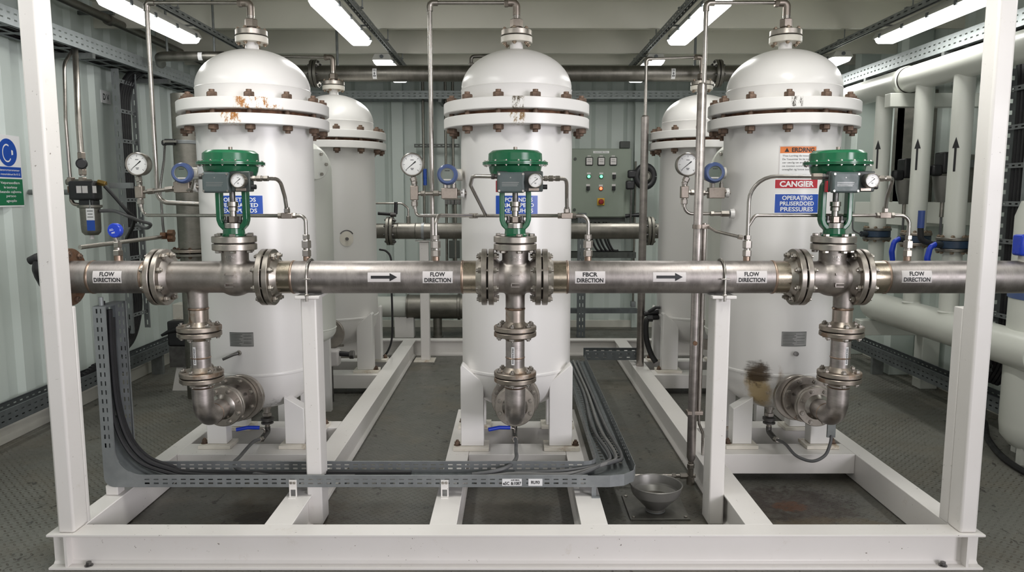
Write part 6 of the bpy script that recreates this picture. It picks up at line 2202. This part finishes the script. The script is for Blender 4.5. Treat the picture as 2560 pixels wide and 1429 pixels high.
# steel column pipe behind the left vessel
cx_, cy_ = W(473, 500, 6.35).x, 6.35
t = thing('filter_column', 'upright dull steel column between the ladder and the left vessel', 'pipe', (cx_, cy_, 0))
zf_ = W(0, 632, cy_ - .12).z
MB().lathe([(0, zf_ + .03), (.105, zf_ + .03), (.105, W(0, 236, cy_).z), (0, W(0, 236, cy_).z)], (cx_, cy_, 0), n=40).done('upper_pipe', 'steel_duct', t)
MB().lathe([(0, 0), (.095, 0), (.095, zf_ - .03), (0, zf_ - .03)], (cx_, cy_, 0), n=40).done('lower_pipe', 'steel_duct', t)
MB().ring((cx_, cy_, zf_), (0, 0, 1), .05, .165, .026, 44).done('flange', 'steel_flange_rusty', t)
MB().ring((cx_, cy_, zf_ - .008), (0, 0, -1), .05, .155, .026, 44).done('flange', 'steel_duct', t)
bolts(t, (cx_, cy_, zf_), (0, 0, 1), .135, 8, -.034, .026, .016, 'rust_bolt', .3, 'flange_bolt', .4, .8)
zb_ = W(0, 355, cy_ - .1).z
MB().ring((cx_, cy_, zb_ - .012), (0, 0, 1), .10, .112, .03, 40).done('band_clamp', 'galvanised', t)
MB().box(cx_ - .13, cx_ - .02, cy_ - .14, cy_ - .10, zb_ - .006, zb_ + .012).done('clamp_screw', 'steel_bright', t)
q = W(424, 355, cy_ - .1)
MB().box(q.x - .035, q.x + .045, q.y - .02, q.y + .02, q.z - .025, q.z + .025).done('probe', 'black_plastic', t, bevel=.004)
MB().tube([q + V((-.03, 0, .01)), q + V((-.06, 0, .01)), q + V((-.06, 0, -.02)), q + V((-.03, 0, -.02))], .009, 8, .01).done('probe_cable', 'black_rubber', t)
# floor-level valve near the left wall
t = thing('floor_valve', 'black lever valve on a white pedestal by the left wall, behind the drop pipe', 'valve', W(450, 860, 6.6))
q = W(445, 838, 6.6)
MB().box(q.x - .07, q.x + .10, 6.54, 6.66, W(0, 862, 6.6).z, W(0, 800, 6.6).z).done('valve_body', 'black_plastic', t, bevel=.015)
MB().tube([W(404, 838, 6.55), W(424, 828, 6.55), W(446, 822, 6.55)], [.012, .020, .03], 12).done('lever', 'black_plastic', t)
MB().prism([(-.08, 0), (.06, 0), (.03, .22), (-.03, .22)], (q.x + .02, 6.56, 0.0), (1, 0, 0), (0, 0, 1), (0, 1, 0), .10).done('pedestal', FP, t)
MB().box(q.x - .06, q.x + .08, 6.54, 6.66, .22, W(0, 862, 6.6).z).done('saddle', 'dark_steel', t)
t = MB().box(W(432, 790, 6.75).x, W(460, 790, 6.75).x, 6.75, 6.90, W(0, 830, 6.75).z, W(0, 760, 6.75).z).done('junction_box', 'cream_paint', None, at=W(446, 800, 6.8), bevel=.006)
MB().box(W(446, 790, 6.8).x - .03, W(446, 790, 6.8).x + .03, 6.80, 6.84, 0, W(0, 828, 6.75).z).done('box_post', 'cream_paint', t)
tag(t, 'small white box above the black floor valve by the left wall', 'junction box')

# funnel bowl and floor plate
t = thing('drain_funnel', 'grey metal funnel bowl standing on the floor left of the right support post', 'funnel', W(1637, 1280, 3.75))
fy = YZ(1277, .008)
fx = W(1638, 1277, fy).x
ztop = W(0, 1208, fy).z
k = fy / .955 / FPX
R1 = 64 * k
MB().lathe([(0, .012), (.052, .012), (.050, .03), (R1 * .90, ztop - .055), (R1 * .93, ztop - .045), (R1, ztop - .004), (R1 + .004, ztop), (R1, ztop + .003), (R1 - .004, ztop - .002), (R1 * .90, ztop - .045), (R1 * .86, ztop - .055), (.075, .070), (0, .066)], (fx, fy, 0), n=56).done('bowl', 'bowl_grey', t, smooth=16)
MB().ring((fx, fy, .0125), (0, 0, 1), .050, .054, .006, 40).done('foot_ring', 'galvanised', t)
MB().lathe([(0, 0), (.096, .0)], (fx, fy, .088), n=48).done('inner_disc', 'steel_bright', t)
t = thing('floor_plate', 'square dark steel plate screwed to the floor under the funnel', 'plate', (fx, fy, 0))
pa, pb, pc, pd = [V((W(px, py, YZ(py, .006)).x, YZ(py, .006), 0)) for px, py in ((1576, 1298), (1726, 1298), (1697, 1238), (1554, 1238))]
MB().prism([(p.x, p.y) for p in (pa, pb, pc, pd)], (0, 0, .0005), (1, 0, 0), (0, 1, 0), (0, 0, 1), .0095).done('plate', 'dark_plate', t, bevel=.002)
for p in (pa, pb, pc, pd):
    q = p + ((pa + pb + pc + pd) / 4 - p) * .13
    MB().hexn((q.x, q.y, .010), (0, 0, 1), .010, .006).done('plate_screw', 'steel_bolt', t)

# ------------------------------------------------------------------ right wall manifold
MX = 3.30
mz = WX(2300, 192, MX).z
t = thing('manifold_header', 'thick white pipe high along the right wall, joined by three white risers', 'pipe', (MX, 6.2, mz))
ya, yb_ = WX(2440, 160, MX).y - .9, 7.4
rt = .105
MB().lathe([(0, ya), (rt, ya), (rt, yb_), (rt * .8, yb_ + .06), (0, yb_ + .09)], (MX, 0, mz), (0, 1, 0), 44).done('pipe_wall', 'pipe_white', t)
yj = WX(2268, 200, MX).y
MB().lathe([(rt, -.03), (rt + .012, -.026), (rt + .012, .026), (rt, .03)], (MX, yj, mz), (0, 1, 0), 44).done('clamp_ring', 'pipe_white', t)
MB().lathe([(rt + .001, -.008), (rt + .0035, -.004), (rt + .0035, .004), (rt + .001, .008)], (MX, yj - .04, mz), (0, 1, 0), 44).done('ring_gasket', 'gasket', t)
t2 = thing('manifold_bracket', 'white bracket arm carrying the upper white pipe on the right wall', 'bracket', (MX + .3, yj, mz - .2))
MB().box(MX - .16, XR + .02, yj - .06, yj + .04, mz - rt - .115, mz - rt - .003).done('arm', 'pipe_white', t2, bevel=.005)
# lower header
lz_ = WX(2290, 795, MX).z
rl = .125
tl = thing('manifold_header', 'thick white pipe low along the right wall, below the blue-handled valves', 'pipe', (MX, 6.2, lz_))
yb2 = WX(2182, 760, MX).y
MB().lathe([(0, ya), (rl, ya), (rl, yb2 - .05), (rl * .85, yb2 + .02), (0, yb2 + .06)], (MX, 0, lz_), (0, 1, 0), 44).done('pipe_wall', 'pipe_white', tl)
for yy, nm in ((yb2 - .02, 'far'),):
    t2 = thing('manifold_stand', 'white post and arm under the lower white pipe by the right wall', 'pipe stand', (MX + .5, yy, 0))
    MB().box(MX + .43, MX + .59, yy - .07, yy + .07, 0, lz_ - rl - .14).done('stand_post', 'pipe_white', t2, bevel=.006)
    MB().box(MX - .14, MX + .60, yy - .06, yy + .06, lz_ - rl - .14, lz_ - rl - .004).done('stand_arm', 'pipe_white', t2, bevel=.005)
for i, (px, rr, pyf, hand, nm) in enumerate(((2203, .070, 585, False, 'far'), (2302, .070, 598, True, 'middle'), (2398, .072, 612, True, 'near'))):
    y = WX(px, 400, MX).y
    zf_ = WX(px, pyf, MX).z
    t = thing('riser_pipe', '%s white riser pipe of the right wall manifold, with an up arrow' % nm, 'pipe', (MX, y, zf_), 'white riser pipes with arrows')
    MB().lathe([(0, zf_ + .035), (rr, zf_ + .035), (rr, mz - rt * .75), (0, mz - rt * .75)], (MX, y, 0), n=40).done('upper_pipe', 'pipe_white', t)
    MB().lathe([(0, lz_ + rl * .75), (rr * .94, lz_ + rl * .75), (rr * .94, zf_ - .035), (0, zf_ - .035)], (MX, y, 0), n=40).done('lower_pipe', 'pipe_white', t)
    MB().lathe([(rr * .94, -.01), (rr * .94 + .008, 0), (rr * .94, .01)], (MX, y, lz_ + rl * .97), n=40).done('weld_seam', 'pipe_white', t)
    MB().ring((MX, y, zf_ + .030), (0, 0, 1), .03, .118, .022, 44).done('upper_flange', 'steel_flange_rusty' if i == 1 else 'steel_dull', t)
    MB().ring((MX, y, zf_ - .030), (0, 0, -1), .03, .118, .022, 44).done('lower_flange', 'steel_flange_rusty' if i == 1 else 'steel_dull', t)
    bolts(t, (MX, y, zf_), (0, 0, 1), .098, 8, -.052, .052, .0165, 'bronze_bolt', .2, 'flange_bolt', .4, .8)
    v = thing('butterfly_valve', 'slim dark blue butterfly valve in the %s white riser%s' % (nm, ', blue lever' if hand else ', no lever'), 'valve', (MX, y, zf_), 'butterfly valves in the risers')
    MB().cyl((MX, y, zf_ - .029), (0, 0, 1), .112, .058, 44).done('valve_body', 'valve_blue', v, bevel=.006)
    MB().rod((MX, y, zf_), (MX - .16, y - .04, zf_), .026).done('shaft_boss', 'valve_dark', v)
    if hand:
        MB().tube([(MX - .15, y - .04, zf_ + .005), (MX - .20, y - .05, zf_ - .02), (MX - .215, y - .05, zf_ - .10), (MX - .19, y - .05, zf_ - .26)], [.020, .020, .022, .018], 12, .04).done('lever', 'bright_blue', v)
    if i == 2:
        MB().tube([(MX - .15, y + .02, zf_ + .0), (MX - .23, y + .03, zf_ + .03), (MX - .235, y + .03, zf_ + .12)], .022, 12, .05).done('arm_sleeve', 'black_rubber', v)
        MB().tube([(MX - .235, y + .03, zf_ + .12), (MX - .235, y + .03, zf_ + .25)], .024, 12).done('arm_grip', 'blue_paint', v)
    if i == 0:
        MB().tube([(MX - .17, y - .04, zf_), (MX - .24, y - .04, zf_ + .03), (MX - .25, y - .04, zf_ + .20)], .007, 8, .05).done('signal_wire', 'cable_grey', v)
    # arrow sticker facing the camera
    w_ = V((-.55, -.83, 0)).normalized()
    for_ang = math.atan2(w_.x, -w_.y)
    zc_ = WX(px, 388, MX).z
    fa = on_vessel(MX, y, for_ang - .35, zc_, rr, .0016)
    m = MB()
    m.wrap(fa, -.008, .008, -.12, .05, 2, 1)
    for q in range(8):
        xa_, xb2 = -.025 + .05 * q / 8, -.025 + .05 * (q + 1) / 8
        m.poly(fa, [(xa_, .05), (xb2, .05), (xb2, .05 + .08 * (1 - abs(xb2) / .025) + 1e-4), (xa_, .05 + .08 * (1 - abs(xa_) / .025) + 1e-4)])
    m.done('arrow', 'ink_black', t)
# steel cabinets and actuators behind the risers
for px0, px1, py0, py1, lab in ((2222, 2272, 235, 505, 'tall dull steel cover on the right wall behind the middle riser'), (2335, 2405, 390, 508, 'dull steel box on the right wall behind the near riser')):
    X = 3.72
    a, b = WX(px0, py1, X), WX(px1, py1, X)
    z0_, z1_ = WX((px0 + px1) / 2, py1, X).z, WX((px0 + px1) / 2, py0, X).z
    o = MB().box(X, XR + .02, b.y, a.y, z0_, z1_).done('wall_cover', 'steel_duct', None, at=(X, a.y, z0_), bevel=.006)
    tag(o, lab, 'cover')
for px, py, lab in ((2266, 425, 'black actuator with a grey cone between the far and middle risers'), (2362, 412, 'black actuator with a grey body between the middle and near risers')):
    X = 3.50
    c = WX(px, py, X)
    t = thing('valve_actuator', lab, 'actuator', c, 'black actuators behind the risers')
    MB().box(c.x - .05, c.x + .09, c.y - .07, c.y + .07, c.z - .07, c.z + .10).done('actuator_box', 'black_plastic', t, bevel=.012)
    MB().box(c.x - .13, c.x - .04, c.y - .06, c.y + .02, c.z - .09, c.z + .0).done('actuator_nose', 'black_plastic', t, bevel=.02)
    MB().lathe([(0, -.30), (.045, -.30), (.075, -.18), (.085, -.09), (0, -.09)], c, n=28).done('actuator_cone', 'bowl_grey', t)
    MB().rod(c + V((0, 0, -.42)), c + V((0, 0, -.29)), .016).done('actuator_stem', 'steel_fitting', t)
    MB().rod(c + V((.0, 0, -.60)), c + V((0, 0, -.41)), .010).done('actuator_cable', 'cable_grey', t)
    MB().box(c.x + .05, XR + .02, c.y - .03, c.y + .03, c.z - .02, c.z + .04).done('wall_arm', 'strut_zinc', t)
# cross beams on the right wall
for px0, px1, py0, py1, nm in ((2135, 2290, 505, 560, 'far and middle'), (2310, 2400, 505, 560, 'middle and near')):
    X = 3.66
    a, b = WX(px0, py1, X), WX(px1, py1, X)
    z0_, z1_ = WX((px0 + px1) / 2, py1, X).z, WX((px0 + px1) / 2, py0, X).z
    o = MB().box(X, XR + .02, b.y, a.y, z0_, z1_).done('wall_beam', 'pipe_white', None, at=(X, a.y, z0_), bevel=.005)
    tag(o, 'white steel beam on the right wall behind the %s risers' % nm, 'beam', 'white beams behind the risers')
for px in (2255, 2140):
    X = 3.78
    p_ = WX(px, 500, X)
    o = MB().box(X - .06, XR + .02, p_.y - .07, p_.y + .07, 0, ZC).done('wall_column', 'wall_paint', None, bevel=.006)
    struct(o)
# right ladder with cables, white tank at the edge
RXX = 3.52
p_ = WX(2520, 500, RXX)
t = thing('cable_ladder', 'upright zinc cable ladder right of the right corner post, full of black cables', 'cable ladder', (RXX, p_.y, .4))
for yy in (p_.y - .13, p_.y + .13):
    MB().perf((RXX, yy, .45), (0, 0, 1), (1, 0, 0), 2.5, .11, .08, .03, ((.4, .6),)).done('ladder_rail', 'galvanised', t, solid=.003)
for i in range(9):
    MB().perf((RXX + .04, p_.y - .13, .60 + .27 * i), (0, 1, 0), (0, 0, 1), .26, .035, .06, .03, ((.35, .65),)).done('rung', 'galvanised', t, solid=.003)
for k in range(5):
    yy = p_.y - .08 + .042 * k
    cable('ladder_cable', 'thick black cable running down the right wall ladder, %s from the front' % ORD[k], [(RXX + .10, yy + .2, 2.93), (RXX + .09, yy + .06, 2.8), (RXX + .08, yy, 2.5), (RXX + .08, yy, 1.6), (RXX + .08, yy, .8), (RXX + .07, yy + .03, .55), (RXX + .13, yy + .22, .36), (RXX + .28, yy + .5, .33)], .018, 'cable_black', 'cables on the right wall ladder')
t = thing('side_tank', 'white upright tank at the right edge behind the header pipe', 'tank', (3.55, 4.75, 0))
q = V((3.55, 4.75, 0))
MB().lathe([(0, .10), (.22, .10), (.27, .16), (.28, .25), (.28, 1.62), (.25, 1.72), (0, 1.76)], q, n=48).done('shell', 'pipe_white', t)
MB().lathe([(.28, -.03), (.288, -.026), (.288, .026), (.28, .03)], q + V((0, 0, W(0, 768, 4.2).z)), n=48).done('blue_band', 'slate_blue', t)
for a in (.4, 1.9, 3.4, 4.9):
    MB().box(q.x + .2 * math.cos(a) - .025, q.x + .2 * math.cos(a) + .025, q.y + .2 * math.sin(a) - .025, q.y + .2 * math.sin(a) + .025, 0, .13).done('leg', 'pipe_white', t)
cable('floor_cable', 'black cable curving across the floor below the right ladder', [(3.45, 3.4, .02), (3.30, 4.0, .02), (3.25, 4.6, .02), (3.40, 5.1, .02), (3.62, 5.5, .03)], .022, 'black_rubber')

# small things behind
t = thing('drain_valve_box', 'small white plastic-wrapped valve box under the rear left vessel', 'box', W(832, 893, 6.2), None)
q = W(832, 893, 6.2)
MB().box(q.x - .06, q.x + .055, 6.16, 6.28, W(0, 914, 6.2).z, W(0, 874, 6.2).z).done('box_body', 'label_white', t, bevel=.018, seg=3)
MB().rod((q.x + .05, 6.22, q.z + .03), (q.x + .16, 6.22, q.z + .02), .022).done('valve_stub', 'black_plastic', t)
MB().hexn((q.x + .14, 6.22, q.z + .02), (1, 0, 0), .038, .04).done('valve_nut', 'dark_steel', t)
MB().rod((q.x - .02, 6.2, 0), (q.x - .02, 6.2, W(0, 912, 6.2).z), .02).done('box_foot', 'dark_steel', t)
q = W(1563, 362, 9.85)
o = MB().box(q.x - .07, q.x + .06, YB - .07, YB + .02, q.z - .045, q.z + .045).done('wall_socket', 'panel_dark', None, at=q, bevel=.006)
tag(o, 'small dark socket on the back wall above the control cabinet', 'socket')
